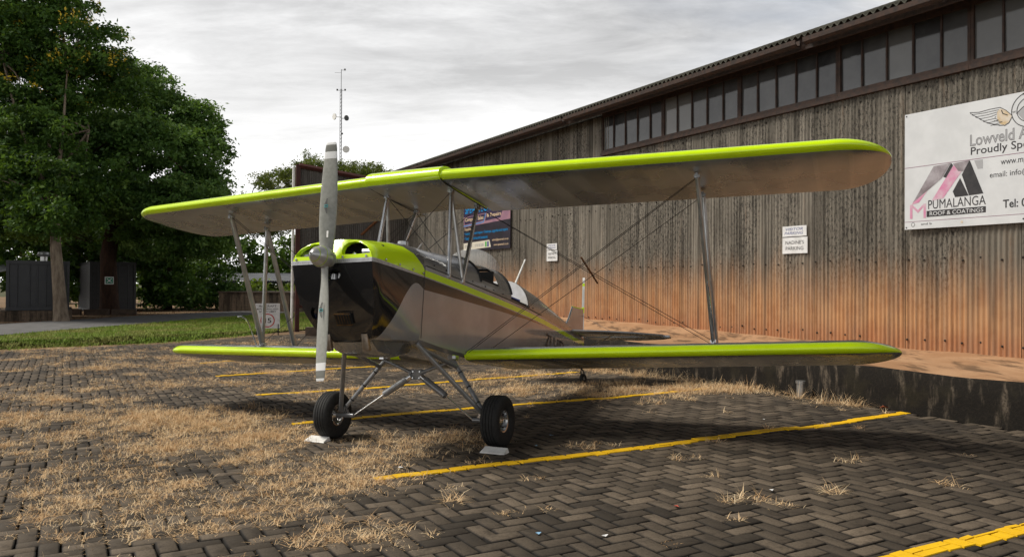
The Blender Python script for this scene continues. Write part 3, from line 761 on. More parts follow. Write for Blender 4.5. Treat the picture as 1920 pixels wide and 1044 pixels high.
mb = MB(); mb.box(DN(28.44, -7.22, 2.86), (0.12, 0.14, 5.95), 0, Matrix.Rotation(WA, 3, 'Z')); sobj(mb, 'post', M_red)
mb = MB(); mb.tube([DN(28.4, -7.03, -0.1), DN(28.4, -7.06, 5.72)], 0.05, 10); sobj(mb, 'pole', M_white)
mb = MB(); mb.tube([DN(28.4, -7.25, 5.80), DN(28.4, -11.4, 5.33)], 0.09, 4, flatdir=(0, 0, 1)); sobj(mb, 'top_rail', M_red)
mb = MB(); mb.tube([DN(28.42, -9.55, 3.42), DN(28.42, -11.0, 4.75)], 0.045, 4, flatdir=(0, 0, 1)); sobj(mb, 'brace', M_brown)
mb = MB(); mb.tube([DN(28.42, -7.28, 0.80), DN(28.42, -11.3, 0.80)], 0.05, 4, flatdir=(0, 0, 1)); sobj(mb, 'bottom_rail', M_red)

# ================================================================== BIPLANE
TH = R(10)                                    # it sits nose-high on its tail wheel
AIR = thing('biplane', 'silver, black and lime green open-cockpit biplane parked on its tail wheel on the brick paving', 'biplane', mat=frame(AO, FW, PT2, UP2))
BODY = Matrix.Rotation(-TH, 4, 'Y')           # body axes (x forward, y port, z up) in the parked attitude
def b2a(p): 
    return (p[0] * math.cos(TH) - p[2] * math.sin(TH), p[1], p[0] * math.sin(TH) + p[2] * math.cos(TH))
def a2b(p):
    return (p[0] * math.cos(TH) + p[2] * math.sin(TH), p[1], -p[0] * math.sin(TH) + p[2] * math.cos(TH))
def part(mb, name, mats, parent=None, smooth=True, angle=R(35)):
    if parent is None: return mb.obj(name, mats, AIR, smooth, angle, BODY)
    return mb.obj(name, mats, parent, smooth, angle)
# ---- wings
LOW = [(0.0, 0.062), (0.006, 0.044), (0.018, 0.030), (0.045, 0.016), (0.09, 0.006), (0.16, 0.0), (0.30, -0.002), (0.45, 0.0), (0.60, 0.004), (0.75, 0.008), (0.88, 0.012), (1.0, 0.016)]
UPP = [(0.0, 0.062), (0.006, 0.082), (0.018, 0.100), (0.045, 0.122), (0.09, 0.143), (0.16, 0.158), (0.30, 0.165), (0.45, 0.153), (0.60, 0.125), (0.75, 0.088), (0.88, 0.050), (1.0, 0.022)]
NL = 3
def wing_panel(name, x_le, z0, dih, y0, y1, side, chord=1.28, sweep=0.117, tip=True, scallop=True, z_add=0.0, te_cut=None):
    ys = list(np.arange(y0, y1 - 0.5 if tip else y1 + 1e-6, 0.06))
    if tip: ys += [y1 - 0.47 + 0.47 * math.sin(math.pi / 2 * k / 16) for k in range(17)]
    elif abs(ys[-1] - y1) > 1e-4: ys.append(y1)
    rows = []
    for y in ys:
        u = max(0.0, (y - (y1 - 0.47)) / 0.47) if tip else 0.0
        q = math.sqrt(max(0.0, 1 - u * u))
        le = x_le - sweep * max(0, y - 0.45) - 0.50 * (1 - q)
        te = x_le - sweep * max(0, y - 0.45) - chord + 0.70 * (1 - q) ** 1.0
        if te_cut: te += te_cut(y)
        if te > le - 0.02: te = le - 0.02
        c = le - te; th = (c / 1.28) ** 0.8 * (0.35 + 0.65 * q) if tip else 1.0
        zb = z0 + dih * y + 0.055 * (1 - th) + z_add
        ph = (y % 0.30) / 0.30; sc = (0.5 - 0.5 * math.cos(2 * math.pi * ph)) if scallop else 0.0
        r = []
        for (xc, z) in LOW[::-1]:
            a_ = sc * 0.012 * math.sin(math.pi * min(1, max(0, (xc - 0.05) / 0.95)))
            r.append((le - xc * c, side * y, zb + (z * th if z > 0 else z) + a_))
        for (xc, z) in UPP[1:]:
            a_ = sc * 0.008 * math.sin(math.pi * min(1, max(0, (xc - 0.05) / 0.95)))
            r.append((le - xc * c, side * y, zb + z * th - a_))
        rows.append(r)
    mb = MB(); nc = len(rows[0]); vs = [p for r in rows for p in r]; mb.v = vs
    nlow = len(LOW)
    for i in range(len(rows) - 1):
        for j in range(nc):
            j2 = (j + 1) % nc
            mb.f.append((i * nc + j, i * nc + j2, (i + 1) * nc + j2, (i + 1) * nc + j))
            lime = (nlow - 1 - 3) <= j < (nlow - 1 + (5 if z0 > 2 else 3))
            mb.mi.append(1 if lime else 0)
    mb.f.append(tuple(range(nc))); mb.mi.append(0); mb.f.append(tuple((len(rows) - 1) * nc + k for k in range(nc))[::-1]); mb.mi.append(1)
    return part(mb, name, [M_silver, M_lime], angle=R(60))
wing_panel('upper_wing', 0.52, 2.572, 0.0185, 0.43, 4.54, 1)
wing_panel('upper_wing', 0.52, 2.572, 0.0185, 0.43, 4.43, -1)
wing_panel('lower_wing', -0.28, 0.838, 0.030, 0.40, 4.58, 1)
wing_panel('lower_wing', -0.28, 0.838, 0.030, 0.40, 4.46, -1)
# centre section: thicker fuel tank between the upper panels
cs = []
for y in np.linspace(-0.43, 0.43, 15):
    le = 0.545; te = -0.62 + 0.05 * math.cos(y * 3.4); c = le - te
    cs.append([(le - xc * c, y, 2.575 + z * 1.0) for xc, z in LOW[::-1]] + [(le - xc * c, y, 2.575 + z * 1.0 + 0.035 * math.sin(math.pi * min(1, xc * 1.4 + .15))) for xc, z in UPP[1:]])
mb = MB(); nc = len(cs[0]); mb.v = [p for r in cs for p in r]
for i in range(len(cs) - 1):
    for j in range(nc):
        j2 = (j + 1) % nc; mb.f.append((i * nc + j, i * nc + j2, (i + 1) * nc + j2, (i + 1) * nc + j)); mb.mi.append(1 if (len(LOW) - 4) <= j < len(LOW) + 4 else 0)
mb.f.append(tuple(range(nc))); mb.mi.append(1); mb.f.append(tuple((len(cs) - 1) * nc + k for k in range(nc))[::-1]); mb.mi.append(1)
part(mb, 'centre_section', [M_silver, M_lime], angle=R(60))
for s in (1, -1):          # dark seam between centre section and panels
    mb = MB(); pts = [(0.50, s * 0.43, 2.60), (0.42, s * 0.43, 2.582), (0.2, s * 0.43, 2.574), (-0.2, s * 0.43, 2.573), (-0.62, s * 0.43, 2.577)]
    mb.tube(pts, 0.006, 6); part(mb, 'seam_strip', M_wire)
# ---- fuselage skin paint
def fus_paint(cowl=False):
    t = NT('cowl_paint' if cowl else 'fuselage_paint'); v = t.coord('Object'); s_ = t.sep(v); n1 = t.noise(v, 1.6, 5, 0.6); n2 = t.noise(v, 40, 3, 0.6)
    x, z = s_[0], s_[2]
    sil = t.mix(t.step(n1, 0.3, 0.7), (0.29, 0.295, 0.305), (0.38, 0.39, 0.40))
    sil = t.mix(t.math('MULTIPLY', t.step(z, 1.35, 0.95), 0.2), sil, (0.24, 0.215, 0.19))         # road grime low down
    blk = (0.014, 0.014, 0.015)
    ge = lambda a, b: t.math('GREATER_THAN', a, b)
    if not cowl:
        lo = t.math('SUBTRACT', 1.455, t.math('MULTIPLY', x, 0.032))
        fb = t.math('MULTIPLY', ge(z, lo), ge(1.548, z)); fl = t.math('MULTIPLY', ge(z, 1.560), ge(1.622, z))
        c = t.mix(fb, sil, blk); c = t.mix(fl, c, LIME); keep = t.math('MAXIMUM', fb, fl)
    else:
        # black nose sweeping back into the stripe
        zc = t.n('ShaderNodeFloatCurve'); t.set(zc.inputs['Value'], t.math('DIVIDE', t.math('SUBTRACT', x, 0.7), 0.9))
        cu = zc.mapping.curves[0]; pts = [(0.0, 0.66), (0.06, 0.675), (0.15, 0.71), (0.23, 0.70), (0.36, 0.57), (0.48, 0.34), (0.55, 0.15), (0.595, 0.0), (1.0, 0.0)]
        while len(cu.points) < len(pts): cu.points.new(0.5, 0.5)
        for p_, q_ in zip(cu.points, pts): p_.location = q_
        zc.mapping.update()
        fb = ge(z, t.math('ADD', 0.90, t.math('MULTIPLY', zc.outputs[0], 0.80)))
        c = t.mix(fb, sil, blk); keep = fb
    met = t.math('MULTIPLY', t.math('SUBTRACT', 1.0, keep), 0.3)
    ro = t.math('ADD', 0.09, t.math('MULTIPLY', t.math('SUBTRACT', 1.0, keep), 0.16))
    t.bump(n1, 0.05, 0.02)
    return t.fin(c, ro, met, 0.5, 0.6)
M_fus, M_cowl = fus_paint(), fus_paint(True)
def upcowl_mat():
    t = NT('upper_cowl_paint'); v = t.coord('Object'); s_ = t.sep(v)
    f = t.math('GREATER_THAN', t.math('ADD', 0.74, t.math('MULTIPLY', t.math('SUBTRACT', s_[2], 1.625), 1.25)), s_[0])
    return t.fin(t.mix(f, LIME, (0.17, 0.168, 0.165)), 0.24, t.math('MULTIPLY', f, 0.4), 0.5, 0.4)
M_ucowl = upcowl_mat()
# stations: x, half width, z bottom, z longeron, z deck
ST = [(0.74, .452, .93, 1.66, 1.895), (0.3, .456, .90, 1.66, 1.93), (0.0, .456, .89, 1.66, 1.965), (-.5, .45, .885, 1.66, 2.03), (-.95, .445, .89, 1.66, 2.05), (-1.3, .435, .90, 1.66, 2.06), (-2.0, .40, .955, 1.655, 2.04), (-2.7, .335, 1.05, 1.65, 2.0), (-3.6, .225, 1.19, 1.645, 1.91), (-4.6, .10, 1.36, 1.64, 1.79), (-5.05, .055, 1.43, 1.635, 1.74), (-5.34, .03, 1.47, 1.63, 1.70)]
sx = [s[0] for s in ST][::-1]
def st(x): return [float(np.interp(x, sx, [s[k] for s in ST][::-1])) for k in range(1, 5)]
rows = []
for x in list(np.arange(0.74, -5.34, -0.14)) + [-5.34]:
    w, zb, zl, zd = st(x); wb = w * 0.93; rr = min(0.05, w * 0.4)
    half = [(0, zb), (wb * 0.5, zb), (wb - rr, zb + 0.004), (wb, zb + rr * 0.7), (w - (w - wb) * 0.6, zb + (zl - zb) * 0.3), (w, zb + (zl - zb) * 0.65), (w, zl - 0.10), (w - 0.003, zl)]
    rows.append([(x, y, z) for y, z in half[::-1]] + [(x, -y, z) for y, z in half[1:]])
mb = MB().grid(rows)
mb.add([rows[-1][k] for k in range(len(rows[-1]))], [tuple(range(len(rows[-1])))])
FUS = part(mb, 'fuselage', M_fus, angle=R(25))
def arch(x, a, s=1):   # a: 0 at longeron .. 90 at top
    w, zb, zl, zd = st(x); ca_ = math.cos(a); return (x, s * (w - 0.003) * (ca_ ** 0.8 if ca_ > 0 else 0), zl + (zd - zl) * math.sin(a))
M_deck = simple('deck_grey', (0.20, 0.20, 0.20), (0.27, 0.265, 0.26), 3, 0.22, 0.45, 0.5, 0.3)
def deck(name, x0, x1, amax=90, mat=M_deck):
    xs = np.linspace(x0, x1, max(3, int(abs(x1 - x0) / 0.08))); mb = MB()
    if amax >= 90:
        mb.grid([[arch(x, R(a), 1) for a in np.linspace(0, 90, 14)] + [arch(x, R(a), -1) for a in np.linspace(90, 0, 14)][1:] for x in xs])
    else:
        for s in (1, -1): part(MB().grid([[arch(x, R(a), s) for a in np.linspace(0, amax, 6)] for x in xs]), name, mat)
        return
    return part(mb, name, mat)
deck('front_deck', 0.74, -0.52); deck('cockpit_side', -0.52, -1.0, 18); deck('middle_deck', -1.0, -1.40); deck('cockpit_side', -1.40, -2.02, 5); deck('turtledeck', -2.02, -5.34)
for x in (-0.52, -1.40):      # black padded rims
    mb = MB(); mb.tube([arch(x, R(a), 1) for a in np.linspace(12, 90, 10)] + [arch(x, R(a), -1) for a in np.linspace(90, 12, 10)][1:], 0.017, 8); part(mb, 'cockpit_rim', M_dark)
for x0, x1, am in ((-0.52, -1.0, 18), (-1.40, -2.02, 5)):
    for s in (1, -1):
        mb = MB(); mb.tube([arch(x, R(am), s) for x in np.linspace(x0, x1, 5)], 0.012, 8); part(mb, 'cockpit_rim', M_dark)
for s in (1, -1):        # sheet-metal seams and a row of fasteners behind the firewall
    mb = MB(); mb.tube([(0.735, s * .4575, z) for z in np.linspace(1.66, 0.97, 8)], 0.0035, 5); part(mb, 'panel_seam', M_wire)
    mb = MB(); mb.tube([(x, s * (st(x)[0] + .001), 1.665) for x in np.linspace(0.7, -2.6, 20)], 0.004, 5); part(mb, 'panel_seam', M_wire)
    for x in (0.55, 0.30, -0.30, -0.62, -0.85, -1.12, -1.42, -1.9, -2.2):
        mb = MB(); mb.lathe([(0, .008), (.006, .008), (.008, .004), (.008, 0)], (x, s * (st(x)[0] - .004), 1.70), (0, s, 0.3), 7); part(mb, 'fastener', M_dark)
# white bulkhead behind the rear cockpit, blue cushion
mb = MB(); x = -2.0; pts = [arch(x, R(a), 1) for a in np.linspace(0, 90, 12)] + [arch(x, R(a), -1) for a in np.linspace(90, 0, 12)][1:]
mb.add([(p[0], p[1] * 0.985, p[2] - 0.004) for p in pts] + [(p[0] - 0.02, p[1] * 0.985, p[2] - 0.004) for p in pts], [tuple(range(len(pts)))] + [(i, i + 1, len(pts) + i + 1, len(pts) + i) for i in range(len(pts) - 1)]); part(mb, 'bulkhead', M_white, smooth=False)
mb = MB(); mb.box((-1.80, 0.06, 1.735), (0.26, 0.5, 0.06)); part(mb, 'seat_cushion', M_blue, smooth=False)
mb = MB(); mb.tube([(-2.40, 0, 1.99), (-2.78, 0, 2.475)], [0.016, 0.011], 8); part(mb, 'antenna', M_white)
mb = MB(); mb.box((-0.8, 0, 1.45), (0.5, 0.78, 0.02)); mb.box((-1.7, 0, 1.45), (0.55, 0.70, 0.02)); mb.box((-1.02, 0, 1.7), (0.02, 0.7, 0.5)); part(mb, 'cockpit_floor', M_dark, smooth=False)
# windscreens
def screen(name, x, rad, top, base, mat):
    mb = MB(); P = []
    for k in range(8):
        t = k / 7.0; row = []
        for a in np.linspace(-78, 78, 25):
            ra = R(a); hh = top - base
            wd_ = rad * math.sin(ra); zz_ = base - 0.10 * (1 - math.cos(ra)) * 1.3 + hh * t * math.cos(ra * 0.95) ** 0.55
            row.append((x - 0.16 * t - 0.16 * (1 - math.cos(ra)), wd_ * (1 - 0.10 * t), zz_))
        P.append(row)
    mb.grid(P); return part(mb, name, mat)
screen('windscreen', -0.10, 0.38, 2.20, 1.97, M_wind1); screen('windscreen', -0.90, 0.40, 2.25, 2.02, M_wind2)
# fuel filler and rows of fasteners
mb = MB(); mb.lathe([(0, 0.058), (0.075, 0.058), (0.082, 0.05), (0.082, 0)], (0.42, 0.0, 1.912), (0, 0, 1), 18); part(mb, 'filler_cap', M_alu)
# ---- cowling
S0u = [(0, 1.765), (.15, 1.758), (.27, 1.732), (.36, 1.688), (.413, 1.63), (.434, 1.568)]
S1u = [(0, 1.897)] + [(arch(0.742, R(a))[1] + 0.003, arch(0.742, R(a))[2] + 0.003) for a in (66, 45, 24)] + [(.453, 1.66), (.455, 1.562)]
S0s = [(.436, 1.568), (.437, 1.532)]; S1s = [(.4575, 1.562), (.458, 1.546)]
S0l = [(.434, 1.532), (.432, 1.46), (.428, 1.36), (.41, 1.24), (.375, 1.12), (.33, 1.02), (.295, .955), (.26, .912), (.20, .895), (.10, .892), (0, .89)]
S1l = [(.455, 1.546), (.457, 1.45), (.457, 1.35), (.455, 1.24), (.452, 1.12), (.447, 1.03), (.44, .975), (.42, .94), (.32, .928), (.16, .926), (0, .925)]
def x0(z):
    return float(np.interp(z, [.885, .92, 1.1, 1.35, 1.53, 1.57, 1.65, 1.72, 1.77], [1.24, 1.27, 1.40, 1.52, 1.572, 1.575, 1.568, 1.55, 1.50]))
def loft(S0, S1, s0=0.0, nst=15):
    rows = []
    for k in range(nst):
        t = k / (nst - 1.0); t = t ** 1.25; row = []
        for (a, b), (c, d_) in zip(S0, S1):
            f0 = t
            rnd = 1 - 0.035 * max(0, 1 - t * 14) ** 2
            y = (a + (c - a) * (1 - (1 - f0) ** 1.6)) * rnd; z = b + (d_ - b) * f0
            if z > 1.6: z = z - (1 - rnd) * 0.5
            xx = x0(b) + (0.742 - x0(b)) * f0
            row.append((xx, y, z))
        rows.append(row)
    return rows
def mirror_rows(rows, top_first=True):
    return [[(x, -y, z) for x, y, z in r[::-1]] + [p for p in (r[1:] if abs(r[0][1]) < 1e-6 else r)] for r in rows] 
def both(mb, rows):
    mb.grid(rows); mb.grid([[(x, -y, z) for x, y, z in r] for r in rows])
def face_fill(outer, holes):
    """triangulated face between outer loop and holes in (y,z)"""
    bm = bmesh.new(); edges = []
    for lp in [outer] + holes:
        vv = [bm.verts.new((0, p[0], p[1])) for p in lp]
        edges += [bm.edges.new((vv[i], vv[(i + 1) % len(vv)])) for i in range(len(vv))]
    bmesh.ops.triangle_fill(bm, use_beauty=True, use_dissolve=False, edges=edges)
    bm.verts.index_update(); V_ = [(x0(v.co.z), v.co.y, v.co.z) for v in bm.verts]; F_ = [tuple(v.index for v in f.verts) for f in bm.faces]; bm.free()
    return V_, F_
def dens(lp, m_=0.03):
    out_ = []
    for i in range(len(lp)):
        a, b = lp[i], lp[(i + 1) % len(lp)]; n = max(1, int(math.dist(a, b) / m_))
        out_ += [(a[0] + (b[0] - a[0]) * k / n, a[1] + (b[1] - a[1]) * k / n) for k in range(n)]
    return out_
def eye(s):
    P = [(0.055, 1.607), (0.045, 1.64), (0.06, 1.685), (0.10, 1.715), (0.17, 1.722), (0.24, 1.708), (0.31, 1.672), (0.355, 1.63), (0.352, 1.607), (0.20, 1.603)]
    return [(s * (0.095 + (y - 0.045) * 0.96), z) for y, z in P]
k_ = 0.965
out_u = [(y * k_, z - (0.006 if z > 1.6 else 0)) for y, z in S0u]; out_u = out_u + [(-y, z) for y, z in out_u[::-1]][:-1]
# rim ring joins loft start and face
mb = MB(); both(mb, loft(S0u, S1u))
V_, F_ = face_fill(dens(out_u), [dens(eye(1)), dens(eye(-1))]); V_ = [(v[0] + 0.002, v[1], v[2]) for v in V_]; mb.add(V_, F_)
for s in (1, -1):     # inward lips of the intakes
    lp = dens(eye(s)); mb.grid([[(x0(z) + 0.002, y, z) for y, z in lp], [(x0(z) - 0.05, y * 0.99, z) for y, z in lp]], 0, True)
UC = part(mb, 'upper_cowl', M_ucowl, angle=R(40))
mb = MB(); both(mb, loft(S0s, S1s)); lo_ = [(S0s[0][0] * k_, 1.568), (S0s[1][0] * k_, 1.532)]
mb.add([(x0(z) + 0.004, y, z) for y, z in [(-lo_[0][0], 1.568), (lo_[0][0], 1.568), (lo_[1][0], 1.532), (-lo_[1][0], 1.532)]], [(0, 1, 2, 3)])
M_band = simple('bare_alu_band', (0.40, 0.40, 0.41), (0.50, 0.50, 0.51), 20, 0.38, 0.6)
BAND = part(mb, 'riveted_band', M_band)
rv = MB(); fs_ = MB()
for k in range(40):
    t = k / 39.0
    for s in (1, -1):
        y = s * (.4375 + .021 * t); z = 1.55 + 0.004 * t; rv.lathe([(0, 0.004), (0.003, 0.003), (0.003, 0)], (1.565 - t * .82, y, z), (0, s, 0), 6)
        if k < 20: rv.lathe([(0, 0.004), (0.003, 0.003), (0.003, 0)], (1.579, s * (0.03 + k * 0.02), 1.55), (1, 0, 0), 6)
for x, y, ax in [(1.577, 0.12, (1, 0, 0)), (1.577, 0.36, (1, 0, 0)), (1.577, -0.38, (1, 0, 0)), (1.40, .444, (0, 1, 0)), (1.18, .45, (0, 1, 0)), (0.95, .456, (0, 1, 0)), (0.77, .459, (0, 1, 0))]:
    fs_ = MB(); fs_.lathe([(0, 0.011), (0.008, 0.011), (0.012, 0.006), (0.012, 0)], (x, y, 1.582), ax, 8); part(fs_, 'fastener', M_alu)
part(rv, 'rivets', M_alu)['kind'] = 'stuff'
mb = MB(); both(mb, loft(S0l, S1l))
out_l = [(y * k_, z) for y, z in S0l]; out_l = out_l + [(-y, z) for y, z in out_l[::-1]][1:]
oval = [(0.0 + 0.085 * math.cos(a), 1.435 + 0.045 * math.sin(a)) for a in np.linspace(0, 2 * math.pi, 24)[:-1]]
rh = [(-0.265 + 0.035 * math.cos(a), 1.12 + 0.05 * math.sin(a)) for a in np.linspace(0, 2 * math.pi, 18)[:-1]]
V_, F_ = face_fill(dens(out_l, 0.04), [oval, rh]); mb.add([(v[0] + 0.002, v[1], v[2]) for v in V_], F_)
for lp in (oval, rh): mb.grid([[(x0(z) + 0.002, y, z) for y, z in lp], [(x0(z) - 0.05, y, z) for y, z in lp]], 0, True)
LC = part(mb, 'lower_cowl', M_cowl, angle=R(40))
# engine bay behind the openings
mb = MB(); mb.box((1.32, 0, 1.635), (0.02, 0.72, 0.20)); mb.box((1.34, 0, 1.42), (0.02, 0.5, 0.18)); mb.box((1.15, -0.22, 1.12), (0.02, 0.3, 0.2)); part(mb, 'engine_bay', M_dark, smooth=False)
for s in (1, -1):
    mb = MB()
    for k in range(9): mb.lathe([(0, 0.03), (0, 0.062), (0.006, 0.062), (0.006, 0.03)], (1.46, s * (0.275 + k * 0.0125), 1.63), (0, s, 0.1), 20)
    part(mb, 'engine_cylinder', M_alu, smooth=False)
mb = MB(); mb.tube([(1.47, 0.16, 1.60), (1.47, 0.19, 1.635)], 0.035, 12); mb.tube([(1.47, -0.2, 1.60), (1.47, -0.12, 1.635)], 0.03, 12); mb.tube([(1.45, -0.05, 1.41), (1.45, -0.05, 1.46)], 0.04, 14); mb.tube([(1.46, 0.03, 1.40), (1.46, 0.03, 1.46)], 0.028, 14); part(mb, 'carburettor', M_alu)
M_grl = simple('oil_cooler_brass', (0.14, 0.07, 0.015), (0.05, 0.026, 0.01), 20, 0.5, 0.6)
mb = MB(); xg = x0(1.065)
slope = Matrix.Rotation(math.atan2(x0(1.12) - x0(1.01), 0.11), 3, 'Y')
mb.box((xg - 0.004, 0.035, 1.065), (0.03, 0.155, 0.092), 1, slope)
for k in range(6): mb.box((xg + 0.012, -0.035 + k * 0.028, 1.065), (0.01, 0.004, 0.088), 0, slope)
for zz_, yy in ((1.108, 0), (1.022, 0)): mb.box((x0(zz_) + 0.010, 0.035, zz_), (0.012, 0.165, 0.008), 0, slope)
part(mb, 'oil_cooler', [M_grl, M_dark], smooth=False)
# belly fairing and exhausts
mb = MB(); P = []
for x, zt, zb, w in ((1.20, .90, .885, .24), (1.10, .92, .80, .25), (1.0, .93, .785, .255), (0.75, .93, .79, .25), (0.50, .92, .84, .22), (0.42, .915, .90, .2)):
    P.append([(x, w, zt), (x, w * 0.9, zb + 0.02), (x, w * 0.7, zb), (x, 0, zb), (x, -w * 0.7, zb), (x, -w * 0.9, zb + 0.02), (x, -w, zt)])
mb.grid(P); part(mb, 'belly_fairing', M_silver)
for s in (1, -1):
    mb = MB(); mb.tube([(1.27, s * 0.2, 0.95), (1.26, s * 0.2, 0.90), (1.225, s * 0.2, 0.805)], 0.036, 14, cap=False); mb.tube([(1.26, s * 0.2, 0.90), (1.227, s * 0.2, 0.807)], 0.032, 14, cap=False); part(mb, 'exhaust_pipe', M_steel)
# ---- spinner and propeller
def spin_mat():
    t = NT('spinner_paint'); x = t.sep(t.coord('Object'))[0]
    f = t.math('MAXIMUM', t.math('LESS_THAN', t.math('ABSOLUTE', t.math('SUBTRACT', x, 1.815)), 0.0035), t.math('LESS_THAN', t.math('ABSOLUTE', t.math('SUBTRACT', x, 1.752)), 0.0035))
    return t.fin(t.mix(f, (0.42, 0.42, 0.415), (0.36, 0.50, 0.02)), 0.32, t.math('MULTIPLY', t.math('SUBTRACT', 1.0, f), 0.55))
HZ = 1.562
mb = MB(); mb.lathe([(1.68, 0.0), (1.68, 0.094), (1.72, 0.096), (1.75, 0.090), (1.79, 0.075), (1.82, 0.057), (1.845, 0.036), (1.857, 0.020), (1.863, 0.0)], (0, 0, HZ), (1, 0, 0), 36); part(mb, 'spinner', spin_mat())
mb = MB(); mb.tube([(1.86, 0, HZ), (1.872, 0, HZ)], 0.006, 8); part(mb, 'spinner_bolt', M_dark)
def prop_mat():
    t = NT('propeller_paint'); s_ = t.sep(t.coord('Object')); n = t.noise(t.coord('Object'), 30, 3, 0.5)
    r = t.math('ABSOLUTE', s_[2])
    c = t.mix(t.step(n, 0.3, 0.7), (0.23, 0.23, 0.20), (0.28, 0.28, 0.245))
    w = t.math('MULTIPLY', t.math('GREATER_THAN', r, 0.905), t.math('LESS_THAN', r, 0.97)); c = t.mix(w, c, (0.70, 0.70, 0.69))
    d2 = t.math('MULTIPLY', t.math('GREATER_THAN', r, 0.97), t.math('LESS_THAN', r, 1.035)); c = t.mix(d2, c, (0.14, 0.14, 0.12))
    e2 = t.math('GREATER_THAN', r, 1.035); c = t.mix(e2, c, (0.70, 0.70, 0.69))
    return t.fin(c, 0.38, 0, 0.5, 0.2)
M_prop = prop_mat()
PR = [(0.0, .115, 38, .085), (0.06, .118, 38, .082), (0.12, .122, 35, .062), (0.2, .135, 31, .046), (0.3, .148, 26, .036), (0.45, .155, 21, .029), (0.6, .152, 17, .024), (0.75, .142, 14, .020), (0.9, .125, 12, .016), (1.0, .112, 11, .012), (1.045, .098, 11, .010), (1.058, .085, 11, .004)]
mb = MB()
for s in (1, -1):
    rows = []
    for (r, c, tw, th) in PR:
        row = []; a = R(tw) * 1.0
        for k in range(20):
            ph = 2 * math.pi * k / 20; u_ = math.cos(ph) * c / 2; v_ = math.sin(ph) * th / 2 * (1.0 if math.sin(ph) > 0 else 0.55)
            yy = u_ * math.cos(a) + v_ * math.sin(a); xx = -u_ * math.sin(a) + v_ * math.cos(a)
            row.append((xx, s * yy, s * r))
        rows.append(row)
    mb.grid(rows, 0, True); mb.add(rows[-1], [tuple(range(20))])
mb.lathe([(-0.045, 0.0), (-0.045, 0.075), (0.045, 0.075), (0.045, 0)], (0, 0, 0), (1, 0, 0), 24)
PROP = mb.obj('propeller', M_prop, AIR, True, R(50), BODY @ Matrix.Translation((1.655, 0, HZ)) @ Matrix.Rotation(R(2.4), 4, 'X'))
M_teal = simple('teal_decal', (0.0, 0.25, 0.26), None, rough=0.4)
for s in (1, -1):
    dm = MB(); zc = 0.46 * s
    for i in range(5):
        w_ = 0.028 - 0.004 * i
        dm.box((0.034, -0.004 + 0.003 * i, zc + 0.018 + i * 0.011), (0.002, w_, 0.007), 0); dm.box((0.034, -0.004 + 0.003 * i, zc - 0.018 - i * 0.011), (0.002, w_, 0.007), 0)
    dm.box((0.034, 0.0, zc), (0.002, 0.034, 0.024), 1); dm.box((0.0352, 0.0, zc), (0.001, 0.022, 0.014), 0)
    dm.obj('decal', [M_ink, M_teal], PROP)
dm = MB(); dm.box((0.044, 0.036, 0.20), (0.003, 0.018, 0.058), 0); dm.obj('sticker', M_white, PROP)
# ---- struts (attachment points from the body frame)
def strut(p, q, r=0.022, name='strut', flat=1.9, mat=None, seg=14):
    mb = MB(); mb.tube([p, q], r, seg, flat=flat, flatdir=(1, 0, 0)); return part(mb, name, mat or M_strut)
def fitting(c, d=(0.09, 0.03, 0.05), name='strut_fitting', mat=None):
    mb = MB(); mb.box(c, d); mb.box((c[0], c[1], c[2]), (d[0] * 0.5, d[1] * 1.9, d[2] * 0.6)); return part(mb, name, mat or M_alu, smooth=False)
for s in (1, -1):
    FT, RT, FB, RB = (-.159, s * 2.85, 2.60), (-.755, s * 2.80, 2.59), (-.95, s * 2.86, 1.10), (-1.534, s * 2.80, 1.12)
    strut(FT, FB, .021, 'interplane_strut'); strut(RT, RB, .021, 'interplane_strut'); strut(RT, FB, .017, 'interplane_strut')
    for p in (FT, RT): fitting((p[0], p[1], p[2] + 0.0))
    for p in (FB, RB): fitting((p[0], p[1], p[2] + 0.02))
    CF, CR = (.176, s * .385, 2.575), (-.448, s * .385, 2.575); BF, BRr = (.245, s * .452, 1.665), (-.06, s * .450, 1.665)
    strut(CF, BF, .018, 'cabane_strut', 1.7, M_alu); strut(CR, BRr, .018, 'cabane_strut', 1.7, M_alu); strut(CF, BRr, .016, 'cabane_strut', 1.5)
    fitting((CF[0], CF[1], CF[2] - 0.01)); fitting((CR[0], CR[1], CR[2] - 0.01)); fitting((BF[0], BF[1], 1.66), (0.04, 0.02, 0.06)); fitting((BRr[0], BRr[1], 1.66), (0.06, 0.02, 0.06))
def wire(p, q, r=0.0032, name='bracing_wire'):
    mb = MB(); mb.tube([p, q], r, 6); return part(mb, name, M_wire)
for s in (1, -1):
    R0 = (-.20, s * .455, .93); R1 = (-.26, s * .46, .935)
    wire(R0, (-.159, s * 2.83, 2.585)); wire(R1, (-.20, s * 2.82, 2.585)); wire((-.62, s * .46, .95), (-.755, s * 2.78, 2.575))
    wire((-.448, s * .40, 2.555), (-.93, s * 2.84, 1.13)); wire((-.47, s * .40, 2.555), (-1.5, s * 2.78, 1.13))
mb = MB(); mb.tube([(-0.30, 1.66, 1.90), (-.92, 1.64, 1.75)], 0.010, 8); part(mb, 'wire_spreader', M_brown)
mb = MB(); mb.tube([(-0.30, -1.62, 1.83), (-.92, -1.60, 1.68)], 0.010, 8); part(mb, 'wire_spreader', M_brown)
wire((.176, -.385, 2.56), (.245, .44, 1.68), .0035); wire((.176, .385, 2.56), (.245, -.44, 1.68), .0035); wire((-.448, -.385, 2.55), (-.06, .44, 1.68), .0035); wire((-.448, .385, 2.55), (-.06, -.44, 1.68), .0035)
